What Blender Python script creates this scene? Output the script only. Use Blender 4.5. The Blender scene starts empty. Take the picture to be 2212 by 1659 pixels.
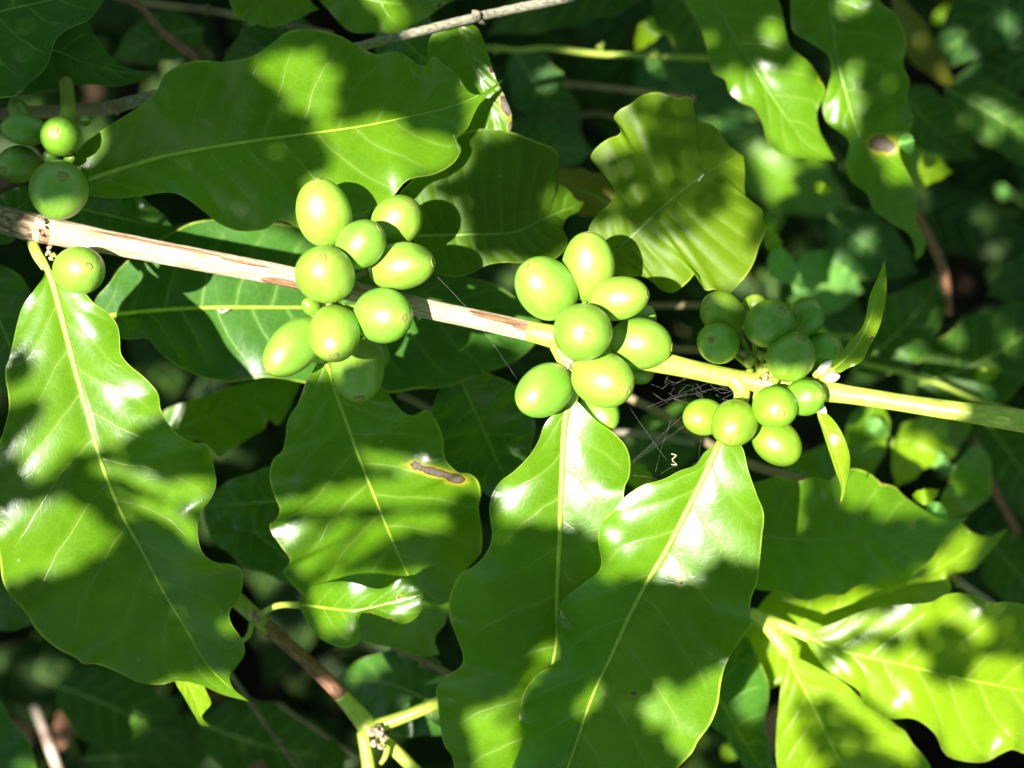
import bpy, math, random
import numpy as np
from mathutils import Vector, Quaternion

R = random.Random(7)
NR = np.random.RandomState(11)
sc = bpy.context.scene
COL = sc.collection

# ------------------------------------------------------------------ frame
# The camera looks straight down from D above the fruiting branch (z = 0).
D = 0.50
WW, HH = 0.300, 0.225
FX, FY = 2212.0, 1659.0
PX = WW / FX                     # metres per picture unit at z = 0

def at(x, y, z=0.0):
    k = (D - z) / D
    return Vector(((x / FX - .5) * WW * k, (.5 - y / FY) * HH * k, z))

SUN = Vector((-0.33, -0.06, 1.0)).normalized()
SLX, SLY = SUN.x / SUN.z, SUN.y / SUN.z

# ------------------------------------------------------------------ nodes
def mat_new(name):
    m = bpy.data.materials.new(name)
    m.use_nodes = True
    nt = m.node_tree
    nt.nodes.clear()
    return m, nt

class G:
    """small helper to write node graphs"""
    def __init__(s, nt):
        s.nt = nt
    def n(s, typ, **kw):
        nd = s.nt.nodes.new(typ)
        for k, v in kw.items():
            setattr(nd, k, v)
        return nd
    def l(s, a, b):
        s.nt.links.new(a, b)
    def put(s, sock, v):
        if isinstance(v, bpy.types.NodeSocket):
            s.l(v, sock)
        else:
            sock.default_value = v
    def m(s, op, a, b=None, c=None, clamp=False):
        nd = s.n('ShaderNodeMath', operation=op)
        nd.use_clamp = clamp
        s.put(nd.inputs[0], a)
        if b is not None: s.put(nd.inputs[1], b)
        if c is not None: s.put(nd.inputs[2], c)
        return nd.outputs[0]
    def ss(s, x, lo, hi, a=0.0, b=1.0):
        nd = s.n('ShaderNodeMapRange', interpolation_type='SMOOTHSTEP')
        s.put(nd.inputs[0], x)
        for i, v in enumerate((lo, hi, a, b)):
            s.put(nd.inputs[i + 1], v)
        return nd.outputs[0]
    def mix(s, f, a, b):
        nd = s.n('ShaderNodeMix', data_type='RGBA')
        s.put(nd.inputs[0], f)
        for sk, v in ((nd.inputs[6], a), (nd.inputs[7], b)):
            if isinstance(v, tuple): v = (v[0], v[1], v[2], 1)
            s.put(sk, v)
        return nd.outputs[2]
    def noise(s, vec, scale, detail=3, rough=.55, dist=0.0):
        nd = s.n('ShaderNodeTexNoise')
        if vec is not None: s.l(vec, nd.inputs['Vector'])
        nd.inputs['Scale'].default_value = scale
        nd.inputs['Detail'].default_value = detail
        nd.inputs['Roughness'].default_value = rough
        nd.inputs['Distortion'].default_value = dist
        return nd.outputs[0]
    def obj(s):
        return s.n('ShaderNodeTexCoord').outputs['Object']
    def uv(s):
        return s.n('ShaderNodeTexCoord').outputs['UV']
    def out(s, sh):
        o = s.n('ShaderNodeOutputMaterial')
        s.l(sh, o.inputs['Surface'])
    def bump(s, h, strength, dist, nrm=None):
        b = s.n('ShaderNodeBump')
        b.inputs['Strength'].default_value = strength
        b.inputs['Distance'].default_value = dist
        s.l(h, b.inputs['Height'])
        if nrm is not None: s.l(nrm, b.inputs['Normal'])
        return b.outputs[0]
    def pri(s, col, rough=.4, spec=.5, coat=0.0, nrm=None, sss=0.0, ssr=(.1, .2, .05), sss_scale=.003):
        p = s.n('ShaderNodeBsdfPrincipled')
        if isinstance(col, tuple): col = (*col[:3], 1)
        s.put(p.inputs['Base Color'], col)
        s.put(p.inputs['Roughness'], rough)
        s.put(p.inputs['Specular IOR Level'], spec)
        p.inputs['Coat Weight'].default_value = coat
        p.inputs['Coat Roughness'].default_value = .22
        if sss:
            p.inputs['Subsurface Weight'].default_value = sss
            p.inputs['Subsurface Radius'].default_value = ssr
            p.inputs['Subsurface Scale'].default_value = sss_scale
        if nrm is not None: s.l(nrm, p.inputs['Normal'])
        return p.outputs[0]

def leaf_mat(name, dark, light, trans, tfac=.38, rough=.27, spec=.50, coat=.0, vein=(.20, .32, .045), vein_amt=.88, spots=.5):
    m, nt = mat_new(name)
    g = G(nt)
    o = g.obj()
    sep = g.n('ShaderNodeSeparateXYZ')
    g.l(g.uv(), sep.inputs[0])
    s, v = sep.outputs[0], sep.outputs[1]
    av = g.m('ABSOLUTE', v)
    # side veins leave the midrib and sweep to the tip; s is their phase
    wob = g.m('MULTIPLY', g.m('SUBTRACT', g.noise(o, 120, 2), .5), .16)
    fr = g.m('FRACT', g.m('ADD', s, wob))
    d = g.m('ABSOLUTE', g.m('SUBTRACT', fr, .5))              # 0 on the vein
    fade = g.ss(av, .72, .97, 1, 0)
    vw = g.m('MULTIPLY', g.m('SUBTRACT', 1.3, av), .036)
    line = g.m('MULTIPLY', g.ss(d, 0, vw, 1, 0), fade)
    halo = g.m('MULTIPLY', g.ss(d, 0, .16, 1, 0), fade)
    # net of fine veins
    vo = g.n('ShaderNodeTexVoronoi', feature='DISTANCE_TO_EDGE')
    g.l(o, vo.inputs['Vector'])
    vo.inputs['Scale'].default_value = 330
    net = g.ss(vo.outputs[0], 0, .07, 1, 0)
    big = g.noise(o, 38, 3)
    mid = g.noise(o, 190, 3)
    fine = g.noise(o, 1500, 2)
    tone = g.m('ADD', g.m('MULTIPLY', big, .75), g.m('MULTIPLY', mid, .25))
    tone = g.ss(tone, .34, .68)
    c = g.mix(tone, dark, light)
    c = g.mix(g.m('MULTIPLY', g.ss(fine, .45, .75), .22), c, light)
    c = g.mix(g.m('MULTIPLY', net, .17), c, vein)
    c = g.mix(g.m('MULTIPLY', halo, .22), c, vein)
    c = g.mix(g.m('MULTIPLY', line, vein_amt), c, vein)
    rim = g.ss(av, .972, .992)
    c = g.mix(g.m('MULTIPLY', rim, g.ss(g.noise(o, 95, 3), .36, .62, .15, .85)), c, (.42, .50, .07))
    # small rust and pale specks
    vs = g.n('ShaderNodeTexVoronoi')
    g.l(o, vs.inputs['Vector'])
    vs.inputs['Scale'].default_value = 75
    vs.inputs['Randomness'].default_value = 1
    sepc = g.n('ShaderNodeSeparateColor')
    g.l(vs.outputs['Color'], sepc.inputs[0])
    speck = g.m('MULTIPLY', g.ss(vs.outputs['Distance'], .045, .075, 1, 0), g.m('GREATER_THAN', sepc.outputs[0], .84))
    c = g.mix(g.m('MULTIPLY', speck, spots), c, (.33, .16, .03))
    vs2 = g.n('ShaderNodeTexVoronoi')
    g.l(o, vs2.inputs['Vector'])
    vs2.inputs['Scale'].default_value = 160
    sep2 = g.n('ShaderNodeSeparateColor')
    g.l(vs2.outputs['Color'], sep2.inputs[0])
    dust = g.m('MULTIPLY', g.ss(vs2.outputs['Distance'], .05, .075, 1, 0), g.m('GREATER_THAN', sep2.outputs[1], .86))
    c = g.mix(g.m('MULTIPLY', dust, .6 * min(1, spots * 1.4)), c, (.6, .6, .45))
    # dead patches painted by the leaf's own 'lesion' field
    at_ = g.n('ShaderNodeAttribute', attribute_name='lesion')
    le = g.m('ADD', at_.outputs['Fac'], g.m('MULTIPLY', g.m('SUBTRACT', g.noise(o, 420, 5, .7), .5), .55))
    c = g.mix(g.m('MULTIPLY', g.ss(le, .12, .46), .85), c, (.40, .36, .03))
    c = g.mix(g.ss(le, .50, .58), c, (.10, .035, .012))
    c = g.mix(g.ss(le, .64, .76), c, g.mix(g.noise(o, 420, 3), (.085, .062, .050), (.20, .165, .13)))
    dead = g.ss(le, .40, .62)
    # relief
    h = g.m('ADD', g.m('MULTIPLY', line, -.22), g.m('MULTIPLY', net, -.05))
    h = g.m('ADD', h, g.m('MULTIPLY', mid, .55))
    h = g.m('ADD', h, g.m('MULTIPLY', fine, .07))
    nrm = g.bump(h, .40, .0005)
    ro = g.m('ADD', g.m('ADD', rough - .06, g.m('MULTIPLY', mid, .14)), g.m('MULTIPLY', dead, .3))
    p = g.pri(c, ro, spec, coat, nrm)
    t = g.n('ShaderNodeBsdfTranslucent')
    tc = g.mix(g.m('MULTIPLY', line, .4), g.mix(tone, trans, tuple(min(1, x * 1.2) for x in trans)), tuple(x * .75 for x in trans))
    tc = g.mix(dead, tc, (.10, .06, .02))
    g.l(tc, t.inputs['Color'])
    g.l(nrm, t.inputs['Normal'])
    mx = g.n('ShaderNodeMixShader')
    mx.inputs[0].default_value = tfac
    g.l(p, mx.inputs[1])
    g.l(t.outputs[0], mx.inputs[2])
    g.out(mx.outputs[0])
    return m

M = {}
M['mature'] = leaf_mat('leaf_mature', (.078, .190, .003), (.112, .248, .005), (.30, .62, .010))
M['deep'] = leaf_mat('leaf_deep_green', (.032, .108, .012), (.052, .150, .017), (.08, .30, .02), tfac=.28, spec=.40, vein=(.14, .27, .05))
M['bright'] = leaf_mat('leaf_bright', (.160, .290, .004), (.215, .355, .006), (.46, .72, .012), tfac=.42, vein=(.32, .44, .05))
M['pleat'] = leaf_mat('leaf_pleated', (.105, .190, .004), (.145, .240, .006), (.46, .70, .012), tfac=.50, rough=.45, spec=.28, vein=(.24, .34, .03), vein_amt=.35)
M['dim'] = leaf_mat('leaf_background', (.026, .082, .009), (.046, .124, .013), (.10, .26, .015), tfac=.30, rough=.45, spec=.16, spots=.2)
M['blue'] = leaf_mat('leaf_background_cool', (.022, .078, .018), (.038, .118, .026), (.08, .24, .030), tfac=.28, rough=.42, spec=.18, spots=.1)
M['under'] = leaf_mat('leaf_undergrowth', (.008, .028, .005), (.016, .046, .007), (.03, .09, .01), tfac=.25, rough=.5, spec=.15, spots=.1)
M['striped'] = leaf_mat('leaf_striped', (.050, .120, .004), (.078, .165, .006), (.18, .38, .010), tfac=.40, rough=.50, spec=.22, vein=(.20, .32, .03), vein_amt=.4)
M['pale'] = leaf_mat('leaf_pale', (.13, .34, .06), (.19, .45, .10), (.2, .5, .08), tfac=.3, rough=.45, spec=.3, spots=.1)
M['olive'] = leaf_mat('leaf_olive', (.085, .100, .006), (.150, .150, .008), (.26, .26, .015), tfac=.32, rough=.5, spec=.3, vein=(.2, .18, .03))
M['dead'] = leaf_mat('leaf_dry', (.20, .085, .045), (.36, .19, .12), (.3, .12, .05), tfac=.2, rough=.75, spec=.2, coat=0, vein=(.25, .14, .08), spots=.2)

def simple_mat(name, c1, c2, scale=60, rough=.5, spec=.4, bump=.3, bdist=.0004, trans=None, tf=.25, coat=0, stretch=None, sss=0):
    m, nt = mat_new(name)
    g = G(nt)
    vec = g.obj()
    if stretch:
        mp = g.n('ShaderNodeMapping')
        mp.inputs['Scale'].default_value = stretch
        g.l(g.uv(), mp.inputs[0])
        vec = mp.outputs[0]
    nz = g.noise(vec, scale, 4, .6)
    c = g.mix(g.ss(nz, .35, .68), c1, c2)
    nrm = g.bump(nz, bump, bdist)
    p = g.pri(c, rough, spec, coat, nrm, sss=sss)
    if trans:
        t = g.n('ShaderNodeBsdfTranslucent')
        t.inputs['Color'].default_value = (*trans, 1)
        mx = g.n('ShaderNodeMixShader')
        mx.inputs[0].default_value = tf
        g.l(p, mx.inputs[1]); g.l(t.outputs[0], mx.inputs[2])
        p = mx.outputs[0]
    g.out(p)
    return m

M['rib'] = simple_mat('midrib', (.24, .36, .025), (.33, .45, .05), 300, .35, .5, .1)
M['rib_dim'] = simple_mat('midrib_dim', (.13, .23, .03), (.18, .29, .05), 300, .4, .4, .1)
M['stem'] = simple_mat('green_stem', (.36, .47, .04), (.54, .61, .11), 5, .42, .5, .25, .0004, coat=.1, stretch=(60, 3, 1), sss=.15)
M['twig_green'] = simple_mat('green_twig', (.20, .27, .03), (.30, .38, .05), 90, .5, .4, .3)
M['twig_brown'] = simple_mat('brown_twig', (.13, .052, .026), (.30, .15, .085), 4, .55, .35, .6, .0006, stretch=(60, 5, 1))
M['old_bark'] = simple_mat('old_bark', (.13, .07, .04), (.42, .33, .22), 4, .8, .2, .9, .0008, stretch=(90, 5, 1))
M['twig_grey'] = simple_mat('grey_twig', (.14, .125, .085), (.40, .37, .28), 6, .8, .2, .9, .0008, stretch=(90, 4, 1))
M['twig_dim'] = simple_mat('dim_twig', (.13, .10, .055), (.24, .19, .10), 50, .8, .2, .5)
M['husk'] = simple_mat('dry_husk', (.22, .12, .075), (.56, .44, .34), 700, .8, .2, .8, .0006)
M['bract'] = simple_mat('white_bract', (.70, .68, .50), (.82, .80, .66), 300, .45, .4, .2)
M['litter'] = simple_mat('pale_stick', (.42, .26, .19), (.72, .58, .48), 120, .8, .2, .6)
M['silk'] = simple_mat('spider_silk', (.12, .12, .11), (.22, .22, .20), 200, .4, .4, 0)

# bark of the main branch: pale, streaked, with brown peeled patches
def bark():
    m, nt = mat_new('pale_bark')
    g = G(nt)
    mp = g.n('ShaderNodeMapping')
    mp.inputs['Scale'].default_value = (28, 7, 1)
    g.l(g.uv(), mp.inputs[0])
    n1 = g.noise(mp.outputs[0], 3.2, 5, .65, .6)
    mp2 = g.n('ShaderNodeMapping')
    mp2.inputs['Scale'].default_value = (60, 40, 1)
    g.l(g.uv(), mp2.inputs[0])
    n2 = g.noise(mp2.outputs[0], 1.6, 4, .7)
    c = g.mix(g.ss(n1, .34, .66), (.36, .24, .12), (.68, .58, .42))
    c = g.mix(g.m('MULTIPLY', g.ss(n2, .60, .74), .75), c, (.16, .10, .05))
    a = g.n('ShaderNodeAttribute', attribute_name='lesion')
    le = g.m('ADD', a.outputs['Fac'], g.m('MULTIPLY', g.m('SUBTRACT', n1, .5), .5))
    c = g.mix(g.ss(le, .42, .52), c, g.mix(g.ss(n2, .36, .60), (.07, .03, .015), (.36, .20, .10)))
    h = g.m('ADD', n1, g.m('MULTIPLY', n2, .6))
    g.out(g.pri(c, .6, .35, 0, g.bump(h, .8, .0008)))
    return m
M['bark'] = bark()

def berry_mat(name, c1, c2, ssc, rough=.42, marks=.0):
    m, nt = mat_new(name)
    g = G(nt)
    o = g.obj()
    mp = g.n('ShaderNodeMapping')
    mp.inputs['Scale'].default_value = (1, 1, .12)
    g.l(o, mp.inputs[0])
    st = g.noise(mp.outputs[0], 900, 3)
    bl = g.noise(o, 110, 3)
    t = g.m('ADD', g.m('MULTIPLY', st, .35), g.m('MULTIPLY', bl, .65))
    c = g.mix(g.ss(t, .36, .66), c1, c2)
    vs = g.n('ShaderNodeTexVoronoi')
    g.l(o, vs.inputs['Vector'])
    vs.inputs['Scale'].default_value = 420
    sp = g.n('ShaderNodeSeparateColor')
    g.l(vs.outputs['Color'], sp.inputs[0])
    dot = g.m('MULTIPLY', g.ss(vs.outputs['Distance'], .06, .11, 1, 0), g.m('GREATER_THAN', sp.outputs[0], .80))
    c = g.mix(g.m('MULTIPLY', dot, .5), c, (.50, .58, .22))
    if marks:
        cr = g.noise(mp.outputs[0], 260, 4, .7, 1.2)
        k = g.m('MULTIPLY', g.ss(g.m('ABSOLUTE', g.m('SUBTRACT', cr, .5)), .0, .012, 1, 0), g.m('GREATER_THAN', g.noise(o, 90, 1), .60))
        c = g.mix(g.m('MULTIPLY', k, marks), c, (.42, .28, .12))
    oi = g.n('ShaderNodeObjectInfo')
    hs = g.n('ShaderNodeHueSaturation')
    g.l(g.m('ADD', .485, g.m('MULTIPLY', oi.outputs['Random'], .028)), hs.inputs['Hue'])
    g.l(g.m('ADD', .84, g.m('MULTIPLY', g.m('FRACT', g.m('MULTIPLY', oi.outputs['Random'], 7.3)), .30)), hs.inputs['Value'])
    g.l(c, hs.inputs['Color'])
    c = hs.outputs[0]
    vb = g.n('ShaderNodeTexVoronoi')
    g.l(o, vb.inputs['Vector'])
    vb.inputs['Scale'].default_value = 170
    sb = g.n('ShaderNodeSeparateColor')
    g.l(vb.outputs['Color'], sb.inputs[0])
    scar = g.m('MULTIPLY', g.ss(g.m('ADD', vb.outputs['Distance'], g.m('MULTIPLY', g.noise(o, 900, 2), .10)), .10, .17, 1, 0), g.m('GREATER_THAN', sb.outputs[2], .90))
    c = g.mix(g.m('MULTIPLY', scar, .75), c, (.16, .10, .03))
    # slightly browner skin right round the tip disc
    sx = g.n('ShaderNodeSeparateXYZ')
    g.l(g.n('ShaderNodeTexCoord').outputs['Generated'], sx.inputs[0])
    c = g.mix(g.m('MULTIPLY', g.ss(sx.outputs[2], .955, 1.0), .55), c, (.34, .36, .06))
    nrm = g.bump(g.m('ADD', st, g.m('MULTIPLY', bl, .5)), .34, .0005)
    g.out(g.pri(c, g.m('ADD', rough - .05, g.m('MULTIPLY', st, .12)), 0.85, .12, nrm, sss=.12, ssr=(.5, .9, .15), sss_scale=.0022))
    return m
M['berry'] = berry_mat('unripe_cherry', (.165, .340, .024), (.220, .405, .036), .002, marks=.55)
M['berry_small'] = berry_mat('young_cherry', (.140, .300, .010), (.190, .375, .018), .002, marks=.9)
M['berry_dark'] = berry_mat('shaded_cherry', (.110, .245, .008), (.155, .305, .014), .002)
M['calyx'] = simple_mat('calyx_ring', (.13, .17, .03), (.30, .33, .07), 600, .55, .3, .6)

# ------------------------------------------------------------------ geometry helpers
def link(name, verts, faces, mat, parent=None, smooth=True, uvs=None, attr=None):
    me = bpy.data.meshes.new(name)
    me.from_pydata([tuple(v) for v in verts], [], faces)
    if uvs is not None:
        lay = me.uv_layers.new(name='UVMap')
        lay.data.foreach_set('uv', np.array(uvs, dtype=np.float32).ravel())
    if attr is not None:
        a = me.attributes.new('lesion', 'FLOAT', 'POINT')
        a.data.foreach_set('value', np.array(attr, dtype=np.float32))
    if smooth:
        me.polygons.foreach_set('use_smooth', [True] * len(me.polygons))
    me.materials.append(mat)
    o = bpy.data.objects.new(name, me)
    COL.objects.link(o)
    if parent is not None: o.parent = parent
    return o

def empty(name, loc):
    o = bpy.data.objects.new(name, None)
    o.empty_display_size = .005
    o.location = loc
    COL.objects.link(o)
    return o

def tag(o, label=None, cat=None, group=None, kind=None):
    if label: o['label'] = label
    if cat: o['category'] = cat
    if group: o['group'] = group
    if kind: o['kind'] = kind
    return o

def spline(pts, n):
    """centripetal-ish Catmull-Rom through pts, resampled to n points of equal arc length"""
    P = np.array(pts, dtype=float)
    if len(P) == 2:
        return P[0] + (P[1] - P[0]) * np.linspace(0, 1, n)[:, None]
    ext = np.vstack([2 * P[0] - P[1], P, 2 * P[-1] - P[-2]])
    out = []
    for i in range(1, len(ext) - 2):
        p0, p1, p2, p3 = ext[i - 1], ext[i], ext[i + 1], ext[i + 2]
        d1 = np.linalg.norm(p1 - p0) ** .5 + 1e-9
        d2 = np.linalg.norm(p2 - p1) ** .5 + 1e-9
        d3 = np.linalg.norm(p3 - p2) ** .5 + 1e-9
        b1 = (d1 * d1 * p2 - d2 * d2 * p0 + (2 * d1 * d1 + 3 * d1 * d2 + d2 * d2) * p1) / (3 * d1 * (d1 + d2))
        b2 = (d3 * d3 * p1 - d2 * d2 * p3 + (2 * d3 * d3 + 3 * d3 * d2 + d2 * d2) * p2) / (3 * d3 * (d3 + d2))
        for t in np.linspace(0, 1, 12, endpoint=False):
            s = 1 - t
            out.append(s ** 3 * p1 + 3 * s * s * t * b1 + 3 * s * t * t * b2 + t ** 3 * p2)
    out.append(P[-1])
    Q = np.array(out)
    L = np.concatenate([[0], np.cumsum(np.linalg.norm(np.diff(Q, axis=0), axis=1))])
    u = np.linspace(0, L[-1], n)
    return np.stack([np.interp(u, L, Q[:, k]) for k in range(Q.shape[1])], 1)

def tube_data(pts, rad, seg=10, flat=1.0, rough=0.0, seed=0):
    """verts, faces, uvs (per loop) of a tapered tube through world points"""
    P = [Vector(p) for p in pts]
    rr = random.Random(seed)
    n = len(P)
    V, F, UV = [], [], []
    acc = 0.0
    lens = [0.0]
    for i in range(1, n):
        acc += (P[i] - P[i - 1]).length
        lens.append(acc)
    up = Vector((0, 0, 1))
    for i in range(n):
        t = (P[min(i + 1, n - 1)] - P[max(i - 1, 0)]).normalized()
        side = t.cross(up)
        if side.length < 1e-4: side = t.cross(Vector((0, 1, 0)))
        side.normalize()
        nn = side.cross(t).normalized()
        for k in range(seg):
            a = 2 * math.pi * k / seg
            r = rad[i] * (1 + rough * (rr.random() - .5))
            V.append(P[i] + side * (math.cos(a) * r) + nn * (math.sin(a) * r * flat))
    for i in range(n - 1):
        for k in range(seg):
            k2 = (k + 1) % seg
            F.append((i * seg + k, i * seg + k2, (i + 1) * seg + k2, (i + 1) * seg + k))
            UV += [(lens[i], k / seg), (lens[i], (k + 1) / seg), (lens[i + 1], (k + 1) / seg), (lens[i + 1], k / seg)]
    for base, order in ((0, 1), ((n - 1) * seg, -1)):
        c = len(V)
        V.append(P[0] if base == 0 else P[-1])
        for k in range(seg):
            k2 = (k + 1) % seg
            F.append((c, base + k2, base + k) if order == 1 else (c, base + k, base + k2))
            UV += [(0, 0)] * 3
    return V, F, UV

def tube(name, px, rad, mat, parent=None, n=24, seg=10, flat=1.0, rough=0.0, les=None, origin=None, jitter=0.0):
    """px: (x, y, z) picture-unit points; rad: list of radii in picture units, spread along"""
    S = spline(px, n)
    rads = np.interp(np.linspace(0, 1, n), np.linspace(0, 1, len(rad)), rad) * PX
    og = Vector(origin) if origin is not None else Vector((0, 0, 0))
    rj = random.Random(int(abs(px[0][0]) * 7 + abs(px[0][1])))
    P = [at(*s) - og + Vector((rj.uniform(-1, 1), rj.uniform(-1, 1), rj.uniform(-1, 1))) * jitter for s in S]
    V, F, UV = tube_data(P, list(rads), seg, flat, rough, int(px[0][0]))
    attr = None
    if les is not None:
        attr = [lesion_at((v + og), les) for v in V]
    return link(name, V, F, mat, parent, True, UV, attr)

def lesion_at(v, les):
    k = D / (D - v.z)
    x = (v.x * k / WW + .5) * FX
    y = (.5 - v.y * k / HH) * FY
    best = 0.0
    for (cx, cy, rx, ry, ang) in les:
        a = math.radians(ang)
        dx, dy = x - cx, y - cy
        p = (dx * math.cos(a) + dy * math.sin(a)) / rx
        q = (-dx * math.sin(a) + dy * math.cos(a)) / ry
        d = math.sqrt(p * p + q * q)
        best = max(best, 1.0 / (1 + (d * .9) ** 3))
    return best

def smooth1(a, k):
    pad = np.pad(a, (k, k), mode='edge')
    ker = np.hanning(2 * k + 3)[1:-1]
    return np.convolve(pad, ker / ker.sum(), 'valid')

# ------------------------------------------------------------------ leaves
def leaf(name, label, mid, ea, eb, z, mat, fold=.12, fold_b=None, curl=1.0, quilt=.45, nvein=10, nu=72, nv=13, les=None,
         group=None, rib='rib', ribw=7.0, petiole=None, petw=None, seed=0, cat='leaf', sweep=1.5, bow=0.0, ripple=0.0):
    """blade between the two traced margins ea, eb (base to tip), z = heights along the midrib in metres"""
    rn = random.Random(seed + int(mid[0][0] * 3 + mid[-1][1]))
    base, tip = mid[0], mid[-1]
    if tuple(ea[0]) != tuple(base): ea = [base] + list(ea)
    if tuple(eb[0]) != tuple(base): eb = [base] + list(eb)
    if tuple(ea[-1]) != tuple(tip): ea = list(ea) + [tip]
    if tuple(eb[-1]) != tuple(tip): eb = list(eb) + [tip]
    Mi, A, B = spline(mid, nu), spline(ea, nu), spline(eb, nu)
    zc = spline([(i, q) for i, q in enumerate(z)], 40) if len(z) > 2 else np.array([(0, z[0]), (1, z[-1])])
    zc = np.interp(np.linspace(0, 1, nu), np.linspace(0, 1, len(zc)), zc[:, 1])
    us = np.linspace(0, 1, nu)
    Ed = {}
    for key, E, fo in (('a', A, fold), ('b', B, fold if fold_b is None else fold_b)):
        w = np.linalg.norm(E - Mi, axis=1) * PX
        wig = w - smooth1(w, max(4, nu // 7))
        wig *= np.minimum(1, np.minimum(us, 1 - us) * 8)
        ph = rn.uniform(0, 6.28)
        rip = ripple * np.sin(us * 2 * math.pi * rn.uniform(5, 7) + ph) * np.minimum(1, np.minimum(us, 1 - us) * 6)
        Ed[key] = (E, w, fo, -wig * 1.5 * curl + rip)
    cols = list(np.linspace(-1, 1, 2 * nv + 1))
    cols = [math.copysign(abs(c) ** .85, c) for c in cols]
    og = at(base[0], base[1], zc[0])
    V, S, les_v = [], [], []
    nc = len(cols)
    pos = np.zeros((nu, nc, 3))
    ph = np.zeros((nu, nc))
    for j, c in enumerate(cols):
        a = abs(c)
        E, w, fo, wig = Ed['a' if c < 0 else 'b']
        xy = Mi + (E - Mi) * a
        s = us * nvein * 1.06 - sweep * a ** 1.15 + (0.5 if c < 0 else .07)
        q = quilt * .001 * np.abs(np.sin(math.pi * (s + .5))) ** .8 * np.minimum(1, 3.2 * a) * (1 - a * .55) * np.minimum(1, np.minimum(us, 1 - us) * 7)
        zz = zc + fo * w * (a - .35 * a * a) + wig * a ** 2.4 + q - bow * w * a * a
        pos[:, j, 0], pos[:, j, 1], pos[:, j, 2] = xy[:, 0], xy[:, 1], zz
        ph[:, j] = s
    for i in range(nu):
        for j in range(nc):
            v = at(pos[i, j, 0], pos[i, j, 1], pos[i, j, 2])
            if les is not None: les_v.append(lesion_at(v, les))
            V.append(v - og)
    F, UV = [], []
    mc = nv
    test = 0.0
    for i in range(nu - 1):
        for j in range(nc - 1):
            f = [i * nc + j, i * nc + j + 1, (i + 1) * nc + j + 1, (i + 1) * nc + j]
            F.append(f)
    ctr = (nu // 2) * (nc - 1) + mc
    a, b, c_ = (V[k] for k in F[ctr][:3])
    flip = (b - a).cross(c_ - b).z < 0
    for idx in range(len(F)):
        i, j = divmod(idx, nc - 1)
        left = j < mc
        ids = [(i, j), (i, j + 1), (i + 1, j + 1), (i + 1, j)]
        if flip:
            ids = ids[::-1]
            F[idx] = F[idx][::-1]
        for (ii, jj) in ids:
            s = ph[ii, jj]
            if left and jj == mc: s += .43
            UV.append((s, cols[jj]))
    ob = link(name, V, F, mat, None, True, UV, les_v if les is not None else None)
    ob.location = og
    tag(ob, label, cat, group)
    if rib:
        nr = max(12, nu // 3)
        k = np.linspace(0, .96, nr)
        rx = np.interp(k, us, Mi[:, 0]); ry = np.interp(k, us, Mi[:, 1]); rz = np.interp(k, us, zc)
        rad = [PX * ribw * .85 * max(.12, (1 - q) ** .8) for q in k]
        P = [at(x, y, zq + r * .25) - og for x, y, zq, r in zip(rx, ry, rz, rad)]
        v, f, uv = tube_data(P, rad, 8, .5)
        link('midrib', v, f, M[rib], ob, True, uv)
    if petiole:
        pw = petw or (ribw * 2.1, ribw * 1.7)
        S = spline(list(petiole), 12)
        P = [at(*s) - og for s in S]
        rads = np.interp(np.linspace(0, 1, 12), np.linspace(0, 1, len(pw)), pw) * PX
        v, f, uv = tube_data(P, list(rads), 9, .85)
        link('petiole', v, f, M['stem'] if rib == 'rib' else M['rib_dim'], ob, True, uv)
    return ob

def auto_leaf(name, label, base, tip, width, z, mat, bend=0.0, wavy=.07, seed=0, group='blurred leaves of the background', fold=.12, rib='rib_dim', **kw):
    """a coffee-type leaf (oval with drawn-out tip and wavy margin) given by base, tip and width"""
    rn = random.Random(seed * 13 + int(base[0] + tip[1]))
    b, t = np.array(base, float), np.array(tip, float)
    ax = t - b
    L = np.linalg.norm(ax)
    ax /= L
    nn = np.array([-ax[1], ax[0]])
    us = np.linspace(0, 1, 15)
    cen = [b + ax * L * u + nn * bend * L * math.sin(math.pi * u) for u in us]
    E = []
    for sg in (-1, 1):
        e = []
        p1, f1 = rn.uniform(0, 6.28), rn.uniform(2.6, 4.2)
        for u, c in zip(us, cen):
            h = math.sin(math.pi * min(1, u ** .86)) ** .80 * (1 - .22 * u)
            if u > .88: h *= .62
            h = max(0, h) * width * .55
            h *= 1 + wavy * math.sin(6.28 * f1 * u + p1)
            e.append(tuple(c + nn * sg * h))
        E.append(e)
    kw.setdefault('nu', 30)
    kw.setdefault('nv', 5)
    return leaf(name, label, [tuple(c) for c in cen], E[0], E[1], z, mat, fold=fold, rib=rib, group=group, seed=seed,
                ribw=kw.pop('ribw', max(2.5, width * .03)), nvein=kw.pop('nvein', 8), ripple=kw.pop('ripple', width * PX * .06), **kw)

SUN_STRENGTH = 5.0
SKY_STRENGTH = 0.075
EXPOSURE = 1.8
FSTOP = 7.5
# ------------------------------------------------------------------ the leaves of the fruiting branch
GL = 'large wavy leaves of the fruiting branch'

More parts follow.
